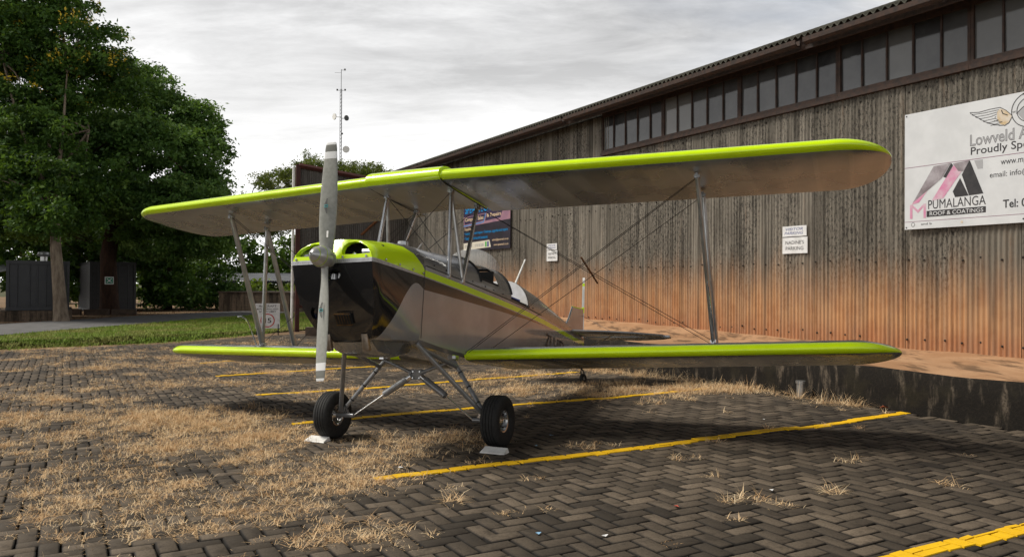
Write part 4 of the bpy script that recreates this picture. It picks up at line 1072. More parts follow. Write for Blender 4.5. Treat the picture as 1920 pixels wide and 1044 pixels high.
# pitot tube on the starboard strut, hook on the port one
mb = MB(); mb.tube([(-.50, -2.90, 1.41), (-.56, -2.90, 1.42), (-.63, -2.89, 1.40), (-.70, -2.885, 1.33), (-.80, -2.88, 1.18), (-.86, -2.88, 1.10), (-.86, -2.88, 1.02)], 0.009, 8); part(mb, 'pitot_tube', M_alu)
mb = MB(); mb.tube([(-.40, 2.90, 1.62), (-.50, 2.89, 1.59), (-.60, 2.885, 1.52), (-.78, 2.88, 1.33), (-.92, 2.87, 1.16)], 0.008, 8); part(mb, 'pitot_tube', M_alu)
# ---- undercarriage (points in parked frame)
def A(x, y, z): return a2b((x, y, z))
for s in (1, -1):
    ax_in, ax_out = A(0, s * .70, .248), A(0, s * .99, .248)
    mb = MB(); mb.tube([ax_in, ax_out], 0.024, 12); part(mb, 'axle', M_tube)
    mb = MB(); mb.tube([A(.545, s * .40, 1.035), A(.03, s * .84, .30)], 0.023, 12); part(mb, 'gear_leg', M_tube)
    mb = MB(); mb.tube([A(-.175, s * .407, .815), A(0, s * .84, .29)], 0.021, 12); part(mb, 'gear_leg', M_tube)
    for t in (0.22, 0.48, 0.76):
        p = Vector(A(-.175, s * .407, .815)).lerp(Vector(A(0, s * .84, .29)), t); q = Vector(A(-.175, s * .407, .815)).lerp(Vector(A(0, s * .84, .29)), t + 0.02)
        mb = MB(); mb.tube([p, q], 0.024, 12); part(mb, 'clamp', M_dark)
    mb = MB(); mb.tube([A(.50, s * .43, .98), A(-.15, s * .46, .75)], 0.021, 12); part(mb, 'gear_brace', M_tube)
    mb = MB(); mb.add([A(0, s * .80, .37), A(0.0, s * .83, .26), A(0, s * .74, .26), A(0.006, s * .80, .37), A(0.006, s * .83, .26), A(0.006, s * .74, .26)], [(0, 1, 2), (5, 4, 3), (0, 3, 4, 1), (1, 4, 5, 2), (2, 5, 3, 0)]); part(mb, 'gusset', M_alu, smooth=False)
    mb = MB(); mb.tube([A(-.175, s * .40, .81), A(-.126, s * .05, .69)], 0.018, 12); part(mb, 'gear_strut', M_tube)
    c0, c1, c2 = Vector(A(-.12, s * .06, .655)), Vector(A(-.07, s * .36, .47)), Vector(A(0, s * .70, .248))
    mb = MB(); mb.tube([c0, c0.lerp(c1, .18)], 0.028, 14); part(mb, 'shock_cap', M_alu)
    mb = MB(); mb.tube([c0.lerp(c1, .16), c1], 0.034, 14); part(mb, 'shock_absorber', M_tube)
    mb = MB(); mb.tube([c1, c2], 0.009, 8); part(mb, 'shock_rod', M_alu)
    fitting(A(-.175, s * .407, .845), (0.14, 0.05, 0.05))
    # wheel: tyre and rim
    wc = Vector(A(0, s * .965, .25)); RT_, W2 = 0.250, 0.098
    W = bpy.data.objects.new('wheel', None); COL.objects.link(W); W.parent = AIR; W.matrix_local = BODY @ Matrix.Translation(wc)
    prof = [(-.060, .105), (-.080, .13), (-.095, .175), (-.094, .205), (-.082, .232), (-.066, .243)]
    for g_ in (-.045, -.016, .016, .045): prof += [(g_ - .004, .2475 if abs(g_) < .03 else .246), (g_ - .003, .240), (g_ + .003, .240), (g_ + .004, .2475 if abs(g_) < .03 else .246)]
    prof += [(.066, .243), (.082, .232), (.094, .205), (.095, .175), (.080, .13), (.060, .105)]
    mb = MB(); mb.lathe(prof, (0, 0, 0), (0, 1, 0), 48); mb.obj('tyre', M_rub, W, True, R(60))
    mb = MB(); mb.lathe([(-.062, .0), (-.055, .03), (-.04, .05), (-.03, .088), (-.062, .098), (-.066, .110), (-.058, .113), (.058, .113), (.066, .110), (.062, .098), (.03, .088), (.04, .05), (.055, .03), (.062, .0)], (0, 0, 0), (0, 1, 0), 32); mb.obj('rim', M_alu, W, True, R(50))
    mb = MB()
    for k in range(6):
        a = k * math.pi / 3
        for sd_ in (1, -1): mb.lathe([(0, .009), (.012, .009), (.012, 0)], (math.cos(a) * .068, sd_ * .034, math.sin(a) * .068), (0, sd_, 0), 6)
    mb.obj('rim_bolts', M_dark, W, False)
gc = A(-.126, 0, .672)
mb = MB(); mb.box(gc, (0.012, 0.13, 0.11), 0, Matrix.Rotation(0.2, 3, 'Y')); mb.box((gc[0] - 0.012, 0, gc[2] + 0.03), (0.012, 0.20, 0.05)); part(mb, 'gear_plate', M_tube, smooth=False)
mb = MB()
for dy in (-.04, .04):
    for dz in (-.035, .03): mb.lathe([(0, .009), (.008, .009), (.008, 0)], (gc[0] + .006, dy, gc[2] + dz), (1, 0, 0), 8)
part(mb, 'plate_bolts', M_alu, smooth=False)
# ---- tail
M_tail = M_silver
mb = MB(); P0 = [(-4.42, 0, 1.77), (-4.50, 0, 1.79), (-4.62, 0, 1.90), (-4.79, 0, 2.12), (-5.05, 0, 2.135), (-5.31, 0, 2.155), (-5.31, 0, 1.62), (-4.9, 0, 1.62)]
n = len(P0)
mb.add([(p[0], 0.016, p[2]) for p in P0] + [(p[0], -0.016, p[2]) for p in P0], [tuple(range(n)), tuple(range(n, 2 * n))[::-1]] + [((i + 1) % n, i, n + i, n + (i + 1) % n) for i in range(n)]); part(mb, 'fin', M_fus, smooth=False)
mb = MB(); mb.tube([(-4.79, 0, 2.122), (-5.05, 0, 2.137), (-5.31, 0, 2.157)], 0.018, 8); part(mb, 'fin_cap', M_lime)
mb = MB(); mb.tube([(-4.44, 0, 1.775), (-4.52, 0, 1.81), (-4.64, 0, 1.92), (-4.795, 0, 2.125)], 0.017, 8); part(mb, 'fin_edge', M_alu)
def rud_mat():
    t = NT('rudder_paint'); z = t.sep(t.coord('Object'))[2]
    f = t.math('MAXIMUM', t.math('MULTIPLY', t.math('GREATER_THAN', z, 2.10), t.math('LESS_THAN', z, 2.20)), t.math('MULTIPLY', t.math('GREATER_THAN', z, 2.55), t.math('LESS_THAN', z, 2.60)))
    return t.fin(t.mix(f, (0.66, 0.66, 0.65), LIME), 0.35, 0, 0.5)
mb = MB(); RP = [(0, 1.50), (0, 2.16), (0.03, 2.50), (0.02, 2.66), (-0.05, 2.71), (-0.20, 2.70), (-0.40, 2.60), (-0.55, 2.40), (-0.60, 2.15), (-0.55, 1.85), (-0.40, 1.62), (-0.15, 1.50)]
n = len(RP); rr_ = Matrix.Rotation(R(19), 3, 'Z')
def rp(p, o):
    v = rr_ @ Vector((p[0], o, 0)); return (-5.335 + v.x, v.y, p[1])
mb.add([rp(p, 0.018) for p in RP] + [rp(p, -0.018) for p in RP], [tuple(range(n)), tuple(range(n, 2 * n))[::-1]] + [((i + 1) % n, i, n + i, n + (i + 1) % n) for i in range(n)]); part(mb, 'rudder', rud_mat(), smooth=False)
for s in (1, -1):
    def tp(xle, xte, y):
        z = 1.705; return [(xle, s * y, z), (xle - 0.03, s * y, z + 0.022), (xle - 0.2, s * y, z + 0.028), (xte, s * y, z + 0.004), (xte, s * y, z - 0.004), (xle - 0.2, s * y, z - 0.026), (xle - 0.03, s * y, z - 0.02)]
    mb = MB(); rows = [tp(-4.50, -5.30, 0.03), tp(-4.56, -5.30, 0.25), tp(-4.70, -5.30, 0.62), tp(-4.90, -5.30, 0.95), tp(-5.12, -5.30, 1.22), tp(-5.24, -5.31, 1.36)]
    mb.grid(rows, 0, True); mb.add(rows[-1], [tuple(range(7))]); part(mb, 'tailplane', M_silver)
    def ev(xle, xte, y): z = 1.705; return [(xle, s * y, z + .016), (xte, s * y, z + .004), (xte, s * y, z - .004), (xle, s * y, z - .016)]
    mb = MB(); rows = [ev(-5.335, -5.72, 0.06), ev(-5.335, -5.86, 0.4), ev(-5.335, -5.88, 0.9), ev(-5.335, -5.78, 1.25), ev(-5.335, -5.60, 1.42), ev(-5.335, -5.38, 1.45)]
    mb.grid(rows, 0, True); mb.add(rows[-1], [(0, 1, 2, 3)]); part(mb, 'elevator', M_silver)
    mb = MB(); mb.tube([(-4.95, s * 0.66, 1.69), (-5.0, s * 0.07, 1.44)], 0.009, 8); part(mb, 'tail_strut', M_alu)
    mb = MB(); mb.tube([(-4.70, s * .42, 1.55), (-4.9, s * 0.05, 2.02)], 0.003, 6) if False else mb.tube([(-5.0, s * 0.62, 1.73), (-5.25, s * 0.01, 2.05)], 0.003, 6); part(mb, 'tail_wire', M_wire)
TWp = A(-5.51, 0, .075)
TWm = bpy.data.objects.new('tail_wheel', None); COL.objects.link(TWm); TWm.parent = AIR; TWm.matrix_local = BODY @ Matrix.Translation(TWp)
mb = MB(); mb.lathe([(-.022, .03), (-.028, .05), (-.022, .07), (0, .076), (.022, .07), (.028, .05), (.022, .03)], (0, 0, 0), (0.35, 1, 0), 24); mb.obj('tyre', M_rub, TWm, True)
mb = MB(); mb.lathe([(-.016, 0), (-.02, .03), (.02, .03), (.016, 0)], (0, 0, 0), (0.35, 1, 0), 16); mb.obj('rim', M_strut, TWm, True)
mb = MB(); mb.tube([(0.01, 0.04, 0), (0.06, 0.03, 0.10), (0.10, 0.0, 0.16)], .010, 8); mb.tube([(-0.02, -0.04, 0), (0.03, -0.03, 0.10), (0.10, 0.0, 0.16)], .010, 8); mb.tube([(0.10, 0, 0.14), (0.10, 0, 0.20)], .02, 10); mb.obj('fork', M_dark, TWm, True)
mb = MB(); p1 = Vector(TWp) + Vector((0.10, 0, 0.18)); mb.tube([p1, p1 + Vector((0.10, 0, 0.06)), (-4.95, 0, 1.42)], [.02, .02, .028], 8); part(mb, 'tail_spring', M_dark)
# registration on both sides of the rear fuselage
for s in (1, -1):
    xa, xb_ = (-2.84, -3.95) if s > 0 else (-3.95, -2.84)
    wa_, wb2 = st(xa)[0], st(xb_)[0]
    pa_, pb_ = Vector((xa, s * (wa_ + .004), 0)), Vector((xb_, s * (wb2 + .004), 0))
    ex = (pb_ - pa_).normalized(); ez = Vector((0, 0, 1)); en = ex.cross(ez)
    o = link('registration', text_mesh('ZU-IJD', (pb_ - pa_).length, 0.22, 0.0, mat=M_ink, shear=0.0), AIR)
    o.matrix_local = BODY @ frame(pa_ + Vector((0, 0, 1.235)), ex, ez, en)
# ---- chocks in front of the wheels
for (cx_, cy_, lb) in ((-0.16, 7.47, 'white painted wedge chock under the left main wheel of the biplane'), (-2.03, 8.36, 'white painted wedge chock under the right main wheel of the biplane')):
    zg = float(gz(cx_, cy_)); mm = frame((cx_, cy_, zg - 0.002), PT, -FW, (0, 0, 1))
    mb = MB(); mb.add([(-.125, -.05, 0), (.125, -.05, 0), (.125, .07, 0), (-.125, .07, 0), (-.12, -.04, .012), (.12, -.04, .012), (.115, .06, .045), (-.115, .06, .045)], [(0, 3, 2, 1), (4, 5, 6, 7), (0, 1, 5, 4), (1, 2, 6, 5), (2, 3, 7, 6), (3, 0, 4, 7)])
    o = mb.obj('wheel_chock', M_white); o.matrix_world = mm; tag(o, lb, 'chock', 'wheel chocks')

# ================================================================== BACKGROUND
def leaf_mat(name, c1, c2, c3):
    t = NT(name); tone = t.attr('tone'); c = t.mix(t.step(tone, 0.0, 0.6), c1, c2); c = t.mix(t.step(tone, 0.7, 1.0), c, c3)
    t.fin(c, 0.55, 0, 0.35)
    tr = t.n('ShaderNodeBsdfTranslucent'); t.set(tr.inputs[0], t.mix(0.5, c, (0.16, 0.24, 0.01))); mx = t.n('ShaderNodeMixShader'); mx.inputs[0].default_value = 0.42
    t.t.links.new(t.b.outputs[0], mx.inputs[1]); t.t.links.new(tr.outputs[0], mx.inputs[2]); t.t.links.new(mx.outputs[0], t.out.inputs[0])
    return t.m
M_leafA = leaf_mat('dark_leaves', (0.022, 0.060, 0.012), (0.072, 0.155, 0.026), (0.155, 0.26, 0.045))
M_leafB = leaf_mat('green_leaves', (0.032, 0.080, 0.016), (0.105, 0.21, 0.048), (0.22, 0.34, 0.09))
M_leafC = leaf_mat('olive_leaves', (0.05, 0.066, 0.013), (0.11, 0.13, 0.026), (0.18, 0.19, 0.045))
M_leafY = leaf_mat('bright_leaves', (0.06, 0.10, 0.01), (0.13, 0.19, 0.02), (0.22, 0.27, 0.03))
M_flow = simple('yellow_blossom', (0.60, 0.43, 0.02), (0.46, 0.32, 0.02), 3, 0.7)
def bark(name, c1, c2):
    t = NT(name); v = t.coord('World', (1, 1, 0.25)); a = t.noise(v, 7, 6, 0.7); t.bump(a, 0.8, 0.05); return t.fin(t.mix(t.step(a, 0.35, 0.65), c1, c2), 0.9, 0, 0.2)
M_barkP = bark('pale_bark', (0.24, 0.19, 0.14), (0.12, 0.09, 0.065)); M_barkD = bark('dark_bark', (0.05, 0.026, 0.016), (0.025, 0.014, 0.010))
def leaf_cloud(pts, size, rng, droop=0.35):
    """one folded leaf quad (two triangles as a kite) per point"""
    n = len(pts); L = size * rng.uniform(0.6, 1.3, n); w = L * rng.uniform(0.35, 0.6, n)
    az = rng.uniform(0, 2 * np.pi, n); el = rng.normal(-droop, 0.55, n)
    d = np.stack([np.cos(az) * np.cos(el), np.sin(az) * np.cos(el), np.sin(el)], 1)
    r = rng.normal(0, 1, (n, 3)); s = np.cross(d, r); s /= np.linalg.norm(s, axis=1)[:, None] + 1e-9
    a = pts; b = pts + d * L[:, None] * 0.5 + s * w[:, None] * 0.5; c = pts + d * L[:, None]; e_ = pts + d * L[:, None] * 0.5 - s * w[:, None] * 0.5
    V = np.stack([a, b, c, e_], 1).reshape(-1, 3); F = np.arange(4 * n).reshape(-1, 4); return V, F
def blob_points(blobs, n, rng, clump=0.42, per=70):
    """blobs: (x,y,z,rx,ry,rz); leaves gather in clumps near the outside of each blob"""
    vol = np.array([b[3] * b[4] * b[5] for b in blobs]) ** 0.8; vol /= vol.sum(); out, tone, cen = [], [], []
    for b, f in zip(blobs, vol):
        m_ = max(1, int(n * f / per))
        u = rng.normal(0, 1, (m_, 3)); u /= np.linalg.norm(u, axis=1)[:, None]
        rad = rng.uniform(0.2, 1.0, m_) ** 0.38 * rng.uniform(0.82, 1.16, m_)
        c = u * rad[:, None] * np.array(b[3:6]) + np.array(b[:3])
        tn = np.clip(0.42 + rng.normal(0, 0.27, m_), 0, 1)
        sz = clump * rng.uniform(0.6, 1.4, m_)
        p = c[:, None, :] + rng.normal(0, 1, (m_, per, 3)) * np.array([0.62, 0.62, 0.34]) * sz[:, None, None]
        out.append(p.reshape(-1, 3)); tone.append(np.repeat(tn, per)); cen.append(c)
    P = np.concatenate(out); T = np.concatenate(tone); T = np.clip(T + rng.normal(0, 0.15, len(T)), 0, 1)
    return P, T, np.concatenate(cen)
def tree(name, label, base, trunk, limbs, blobs, nleaf, lsize, lmat, bmat, rng, group=None, flowers=0, clump=0.44, cat='tree', per=70):
    t = thing(name, label, cat, base, group=group)
    if trunk:
        mb = MB(); mb.tube([(x, y, z) for x, y, z, r in trunk], [r for *_, r in trunk], 12); mb.obj('trunk', bmat, t, True)
        top = Vector(trunk[-1][:3])
        for b in limbs:
            e_ = Vector(b[:3]); s_ = Vector(trunk[-1 if len(b) < 4 else int(b[3])][:3]); mid = s_.lerp(e_, 0.5) + Vector((rng.normal(0, .3), rng.normal(0, .3), 0.4))
            r0 = trunk[-1][3] * 0.7
            mb = MB(); mb.tube([s_, mid, e_], [r0, r0 * 0.6, r0 * 0.2], 8); mb.obj('limb', bmat, t, True)
    P, T, cen = blob_points(blobs, nleaf, rng, clump, per)
    keep = P[:, 2] > 0.1; P, T = P[keep], T[keep]
    V, F = leaf_cloud(P, lsize, rng); link('crown', np_mesh('crown', V, F, lmat, np.repeat(T, 4)), t)
    # twigs running into the clumps
    if trunk:
        mb = MB(); sel = rng.choice(len(cen), min(70, len(cen)), replace=False); lim = [Vector(b[:3]) for b in limbs] + [Vector(trunk[-1][:3])]
        for k in sel:
            c = Vector(cen[k]); s_ = min(lim, key=lambda q: (q - c).length); mb.tube([s_, s_.lerp(c, .5) + Vector((0, 0, .2)), c], [.06, .035, .012], 5, cap=False)
        mb.obj('twigs', bmat, t, True)['kind'] = 'stuff'
    if flowers:
        topm = P[:, 2] > np.quantile(P[:, 2], 0.45); idx = np.where(topm)[0]; c = P[rng.choice(idx, flowers // 25)]
        fp = (c[:, None, :] + rng.normal(0, 0.16, (len(c), 25, 3))).reshape(-1, 3); fp[:, 2] += 0.15
        V, F = leaf_cloud(fp, 0.16, rng); link('blossom', np_mesh('blossom', V, F, M_flow, np.zeros(len(V))), t)
    return t
rg = np.random.default_rng(21)
GZ0 = -0.12
# pale-trunked tree with yellow blossom
tree('flowering_tree', 'tall pale-trunked tree with yellow blossom at its top, beside the dark container', (-19.75, 35.1, GZ0),
     [(0, 0, -.2, .40), (-.05, 0, .3, .31), (-.12, 0, 1.2, .27), (-.3, 0, 3.2, .23), (-.6, .4, 5.0, .17)],
     [(-5, 3, 9), (-.5, 3, 9), (-3, 4, 11), (-4, 2, 12), (-1, 2, 11.5)],
     [(-5.5, 3, 13.4, 3.4, 3.2, 2.0), (-2.2, 3.5, 13.2, 3.0, 3.0, 2.1), (-0.6, 3.5, 11.6, 2.4, 2.4, 1.4), (-4.0, 3, 15.4, 3.2, 3.0, 1.4), (-8, 3, 10.6, 3.2, 3, 1.6), (-3.6, 3, 10.0, 3.0, 2.6, 1.3), (-6.6, 2, 8.0, 2.8, 2.5, 1.2), (-3.0, 2.5, 7.4, 2.8, 2.4, 1.2), (-4.8, 2, 5.6, 3.0, 2.2, 1.1), (-1.4, 1.6, 5.0, 2.4, 1.8, 1.0), (-0.2, 2.2, 6.4, 1.8, 1.8, 1.0), (-.4, -.9, 4.6, 1.7, .9, 1.0), (-1.2, -.6, 6.4, 2.0, 1.0, 1.1), (-2.4, .6, 8.4, 2.4, 1.2, 1.2), (-5.0, .4, 4.6, 2.6, 1.4, 1.0), (-4.5, 1, 6.8, 2.4, 1.2, 1.0)], 150000, 0.21, M_leafA, M_barkP, rg, 'trees beyond the road', 5000, clump=0.36)
# big spreading tree with dark trunk carrying the green sign
tree('shade_tree', 'big dense spreading tree with dark trunk and a green sign nailed on it', (-22.15, 44.0, GZ0),
     [(0, 0, -.2, .62), (0, 0, .5, .50), (-.05, 0, 2.0, .44), (-.1, 0, 3.2, .42), (.2, 0, 5.0, .36)],
     [(-3, 0, 8), (3.5, 0, 9), (1, 2, 11), (5, -1, 7), (0, -3, 8)],
     [(1.0, 1, 12.6, 1.9, 2.4, 1.4), (3.0, 1, 10.9, 1.9, 2.2, 1.5), (4.6, 1, 10.8, 1.3, 1.8, 1.2), (5.0, 0, 8.8, 1.5, 2.0, 1.6), (4.2, 1, 7.0, 1.8, 2.2, 1.2), (-1.8, 0, 10.0, 3.4, 3, 1.7), (2.2, -2, 9.0, 3.4, 3, 1.6), (-3.6, -1, 7.6, 3.2, 3, 1.5), (0.2, -2.5, 6.4, 3.4, 2.6, 1.3), (4.0, -2, 6.0, 3.2, 2.8, 1.5), (2.6, 1, 4.2, 3.0, 2.6, 1.1), (-4, 0, 5.2, 3, 2.6, 1.2), (5.0, 1, 4.6, 1.8, 2.2, 1.3)], 165000, 0.22, M_leafB, M_barkD, rg, 'trees beyond the road', clump=0.36)
tree('bushy_tree', 'low bushy green tree standing behind the dark-trunked sign tree', (-22.6, 52.5, GZ0),
     [(0, 0, -.2, .3), (0, 0, 2, .25), (.2, 0, 4, .2)], [(2, 0, 6), (-1, 0, 5), (1, 1, 6)],
     [(2.3, 0, 6.8, 1.6, 2.2, 1.2), (0.4, -1, 6.2, 2.4, 2.4, 1.2), (1.4, 0, 5.0, 2.4, 2.2, 1.4), (-1.2, 0, 4.2, 2.6, 2.2, 1.6)], 52000, 0.23, M_leafB, M_barkD, rg, 'trees beyond the road')
tree('leafy_tree', 'wide dark leafy tree standing behind the vented container', (-34, 50, GZ0),
     [(0, 0, -.2, .4), (0, 0, 3, .3)], [(-2, 0, 6), (3, 0, 6)],
     [(0, 0, 8, 6, 3, 3), (-5, 0, 6, 5, 3, 3), (5, 1, 6, 5, 3, 3), (2, 2, 3.0, 6, 2.4, 2.4), (-6, 2, 3.0, 6, 2.4, 2.4), (8, 3, 2.4, 5, 2.4, 2.2)], 34000, 0.40, M_leafA, M_barkD, rg, 'trees beyond the road')
# flat-topped acacia behind the screen
tree('acacia_tree', 'flat-topped olive acacia rising behind the corrugated screen', (-17.0, 70, GZ0),
     [(0, 0, -.2, .5), (-.3, 0, 3, .42), (.2, 0, 6, .34)], [(-6, 0, 9), (-2, 0, 11), (3, 0, 11), (6, 0, 11)],
     [(-5.8, 0, 8.6, 2.4, 2.8, .9), (-3.0, 0, 10.6, 2.8, 3.2, 1.0), (0, 0, 11.4, 3.2, 3.4, 1.0), (3.4, 0, 11.4, 3.0, 3.2, 1.0), (6.4, 0, 10.7, 2.4, 2.8, .8), (-3.6, 0, 7.6, 3, 2.6, .9), (-1, 0, 9.2, 3.2, 3, 1.0), (3, 0, 9.2, 3, 3, 1.0), (-5, 0, 6.6, 2.2, 2.2, .8), (-0.8, 0, 12.7, .5, .6, .9)], 60000, 0.20, M_leafC, M_barkD, rg, 'trees behind the carport', clump=0.45)
# dark trees behind the shelter
for (x, y, h_, w_, lb) in ((-28, 72, 8, 6, 'dark green tree behind the carport, between the acacia and the sign tree'), (-20.5, 78, 6.2, 5, 'low dark tree behind the carport, under the acacia crown'), (-12, 80, 5.4, 5, 'low dark tree behind the end of the carport nearest the corrugated screen'), (-37, 66, 9, 6, 'dark tree behind the second container')):
    tree('background_tree', lb, (x, y, GZ0), [(0, 0, -.2, .3), (0, 0, h_ * .3, .24)], [(w_ * .4, 0, h_ * .6), (-w_ * .4, 0, h_ * .6)],
         [(0, 0, h_ * .75, w_ * .7, 2.5, h_ * .3), (w_ * .5, 0, h_ * .5, w_ * .6, 2.5, h_ * .3), (-w_ * .5, 0, h_ * .5, w_ * .6, 2.5, h_ * .3), (0, -1, h_ * .25, w_ * .9, 2, h_ * .24)], 11000, 0.42, M_leafA, M_barkD, rg, 'trees behind the carport', clump=0.7)
# shrubs by the low wall
for (x, y, h_, w_, mt, lb) in ((-21.4, 51.0, 2.6, 2.0, M_leafA, 'dark leafy shrub between the container and the low wall'), (-19.3, 53.5, 2.9, 1.5, M_leafB, 'large-leaved shrub in front of the carport'), (-18.3, 56.5, 1.9, 1.3, M_leafY, 'bright yellow-green bush at the end of the low wall'), (-15.8, 58.5, 1.6, 1.4, M_leafY, 'small yellow-green bush behind the low wall'), (-23.8, 55.5, 4.5, 2.4, M_leafA, 'tall dark shrub behind the low wall'), (-13.6, 59.5, 1.5, 1.2, M_leafY, 'yellow-green bush behind the middle of the low wall')):
    tree('shrub', lb, (x, y, GZ0), None, [], [(0, 0, h_ * .55, w_, 1.2, h_ * .45), (w_ * .5, 0, h_ * .35, w_ * .7, 1, h_ * .35), (-w_ * .5, 0, h_ * .3, w_ * .7, 1, h_ * .3)], 2600, 0.30, mt, None, rg, 'shrubs beyond the road', cat='shrub', clump=0.35, per=26)
# ---- shipping containers
M_cont = simple('dark_container_paint', (0.010, 0.011, 0.014), (0.016, 0.017, 0.020), 3, 0.5)
def container(label, c, yaw, base_z, w=2.44, h=2.6, L=6.0, vent=False, rows=3):
    t = thing('shipping_container', label, 'container', mat=Matrix.Translation((c[0], c[1], base_z)) @ Matrix.Rotation(yaw, 4, 'Z'), group='dark shipping containers')
    mb = MB()       # local: end wall faces -y, x right
    for x in (-w / 2 + .06, w / 2 - .06): mb.box((x, .06, h / 2), (.12, .12, h)); mb.box((x, L - .06, h / 2), (.12, .12, h))
    for z in (.08, h - .08): mb.box((0, .055, z), (w - .24, .11, .16)); mb.box((0, L - .055, z), (w - .24, .11, .16))
    for x in (-w / 2 + .05, w / 2 - .05):
        for z in (.07, h - .07): mb.box((x, L / 2, z), (.10, L - .24, .14))
    for x in (-w / 2 + .07, w / 2 - .07):
        for z in (.07, h - .07): mb.box((x, .055, z), (.16, .15, .14))
    mb.obj('frame', M_cont, t)
    for s in (-1, 1):
        P0, P1 = [], []; y = .12; prof = [(0, 0), (.07, 0), (.11, .035), (.18, .035), (.22, 0)]
        while y < L - .3:
            for a, b in prof[:-1]: P0.append((s * (w / 2 - .02 - b), y + a, .14)); P1.append((s * (w / 2 - .02 - b), y + a, h - .14))
            y += .22
        mb = MB().grid([P0, P1]); mb.obj('side_wall', M_cont, t)
    mb = MB(); mb.box((0, L / 2, h - .03), (w - .1, L - .1, .04)); mb.obj('roof', M_cont, t)
    for s in (-1, 1):
        mb = MB(); cw = w / 2 - .14; cxx = s * (cw / 2 + .01)
        mb.box((cxx, .075, h / 2), (cw, .03, h - .34)); D_ = mb.obj('door', M_cont, t)
        for k in range(rows):
            zc = .17 + (h - .34) * (k + .5) / rows; pp = MB(); pp.box((cxx, .052, zc), (cw - .14, .035, (h - .34) / rows - .14)); pp.obj('door_panel', M_cont, D_)
        for q in (.28, .72):
            pp = MB(); xx = s * (.01 + cw * q); pp.tube([(xx, .02, .12), (xx, .02, h - .12)], .018, 8); pp.box((xx + .08 * s, .015, 1.05), (.22, .02, .03)); pp.obj('lock_bar', M_cont, D_)
    mb = MB(); mb.box((0, .13, h / 2), (w - .26, .03, h - .3)); mb.obj('door_seal', M_cont, t)
    if vent:
        mb = MB(); mb.lathe([(0, .15), (.22, .15), (.24, .24), (.32, .27), (.42, .24), (.47, .10), (.48, 0)], (0.18, 1.2, h), (0, 0, 1), 18); mb.obj('vent_cowl', M_strut, t, True)
    return t
container('dark container with a round roof vent, raised on a low brick plinth', (-21.1, 35.6), R(29), 0.36, h=2.2, vent=True)
container('dark container with ribbed doors standing behind the dark tree trunk', (-23.75, 47.6), R(34), -0.1, w=2.5, h=2.95, rows=5)
M_brickw = None
def brick_mat(name, c1, c2, mortar, dark):
    t = NT(name); v = t.coord('Object'); b = t.n('ShaderNodeTexBrick'); mp = t.n('ShaderNodeMapping'); t.t.links.new(v, mp.inputs[0]); mp.inputs['Rotation'].default_value = (R(90), 0, 0)
    t.t.links.new(mp.outputs[0], b.inputs['Vector']); b.inputs['Color1'].default_value = c1 + (1,); b.inputs['Color2'].default_value = c2 + (1,); b.inputs['Mortar'].default_value = mortar + (1,)
    b.inputs['Scale'].default_value = 1.0; b.inputs['Brick Width'].default_value = .23; b.inputs['Row Height'].default_value = .085; b.inputs['Mortar Size'].default_value = .012
    n = t.noise(t.coord('Object', (1, 1, .15)), 2.2, 6, .7); t.bump(b.outputs['Fac'], .4, .01)
    return t.fin(t.mix(t.math('MULTIPLY', t.step(n, .42, .6), .85), b.outputs['Color'], dark), .95, 0, .2)
M_brickw = brick_mat('stained_brick', (.17, .12, .08), (.12, .085, .06), (.09, .075, .06), (.02, .016, .012))
def wallbox(name, label, cat, c, yaw, dims, mat, cap=None):
    t = thing(name, label, cat, mat=Matrix.Translation(c) @ Matrix.Rotation(yaw, 4, 'Z'))
    mb = MB(); mb.box((dims[0] / 2, dims[1] / 2, dims[2] / 2), dims); mb.obj('masonry', mat, t)
    if cap: mb = MB(); mb.box((dims[0] / 2, dims[1] / 2, dims[2] + .03), (dims[0] + .1, dims[1] + .1, .056)); mb.obj('coping', cap, t)
    return t
M_coping = simple('mossy_coping', (.10, .07, .05), (.05, .035, .025), 2, .95)
wallbox('brick_plinth', 'low stained brick plinth carrying the vented container', 'plinth', (-22.4, 34.7, -.2), R(29), (2.9, 6.2, .54), M_brickw)
wallbox('retaining_wall', 'stained brick block with flat earth top beside the road', 'wall', (-18.3, 49.9, -.2), R(-18), (7.6, 5.5, 1.25), M_brickw, M_coping)
t = thing('kerb', 'broken concrete kerb at the foot of the dark-trunked tree', 'kerb', (-23.6, 42.6, -.14))
for k, (x, y, l) in enumerate(((0, 0, 1.2), (1.35, .25, 1.2), (2.7, .5, 1.2))):
    mb = MB(); mb.box((x, y, .16), (l, .25, .32), 0, Matrix.Rotation(R(10 + 3 * k), 3, 'Z')); mb.obj('kerb_stone', M_coping, t)
# green assembly-point sign on the dark trunk
M_sgn = simple('sign_green', (.0, .20, .10), None, rough=.4)
t = thing('assembly_sign', 'small green and white square sign nailed to the dark tree trunk', 'sign', mat=frame((-21.93, 43.52, 1.72), (.90, .43, 0), (0, 0, 1), (.43, -.90, 0)))
mb = MB(); mb.box((0, 0, 0), (.44, .40, .02)); mb.obj('panel', M_wh, t); mb = MB(); mb.box((0, 0, .012), (.36, .32, .006)); mb.obj('green_field', M_sgn, t)
mb = MB()
for a in (45, 135, 225, 315): mb.box((.115 * math.cos(R(a)), .10 * math.sin(R(a)), .017), (.10, .03, .004), 0, Matrix.Rotation(R(a), 3, 'Z'))
mb.lathe([(0, .05), (.003, .05), (.003, 0)], (0, -.01, .015), (0, 0, 1), 12); mb.obj('symbol', M_wh, t)
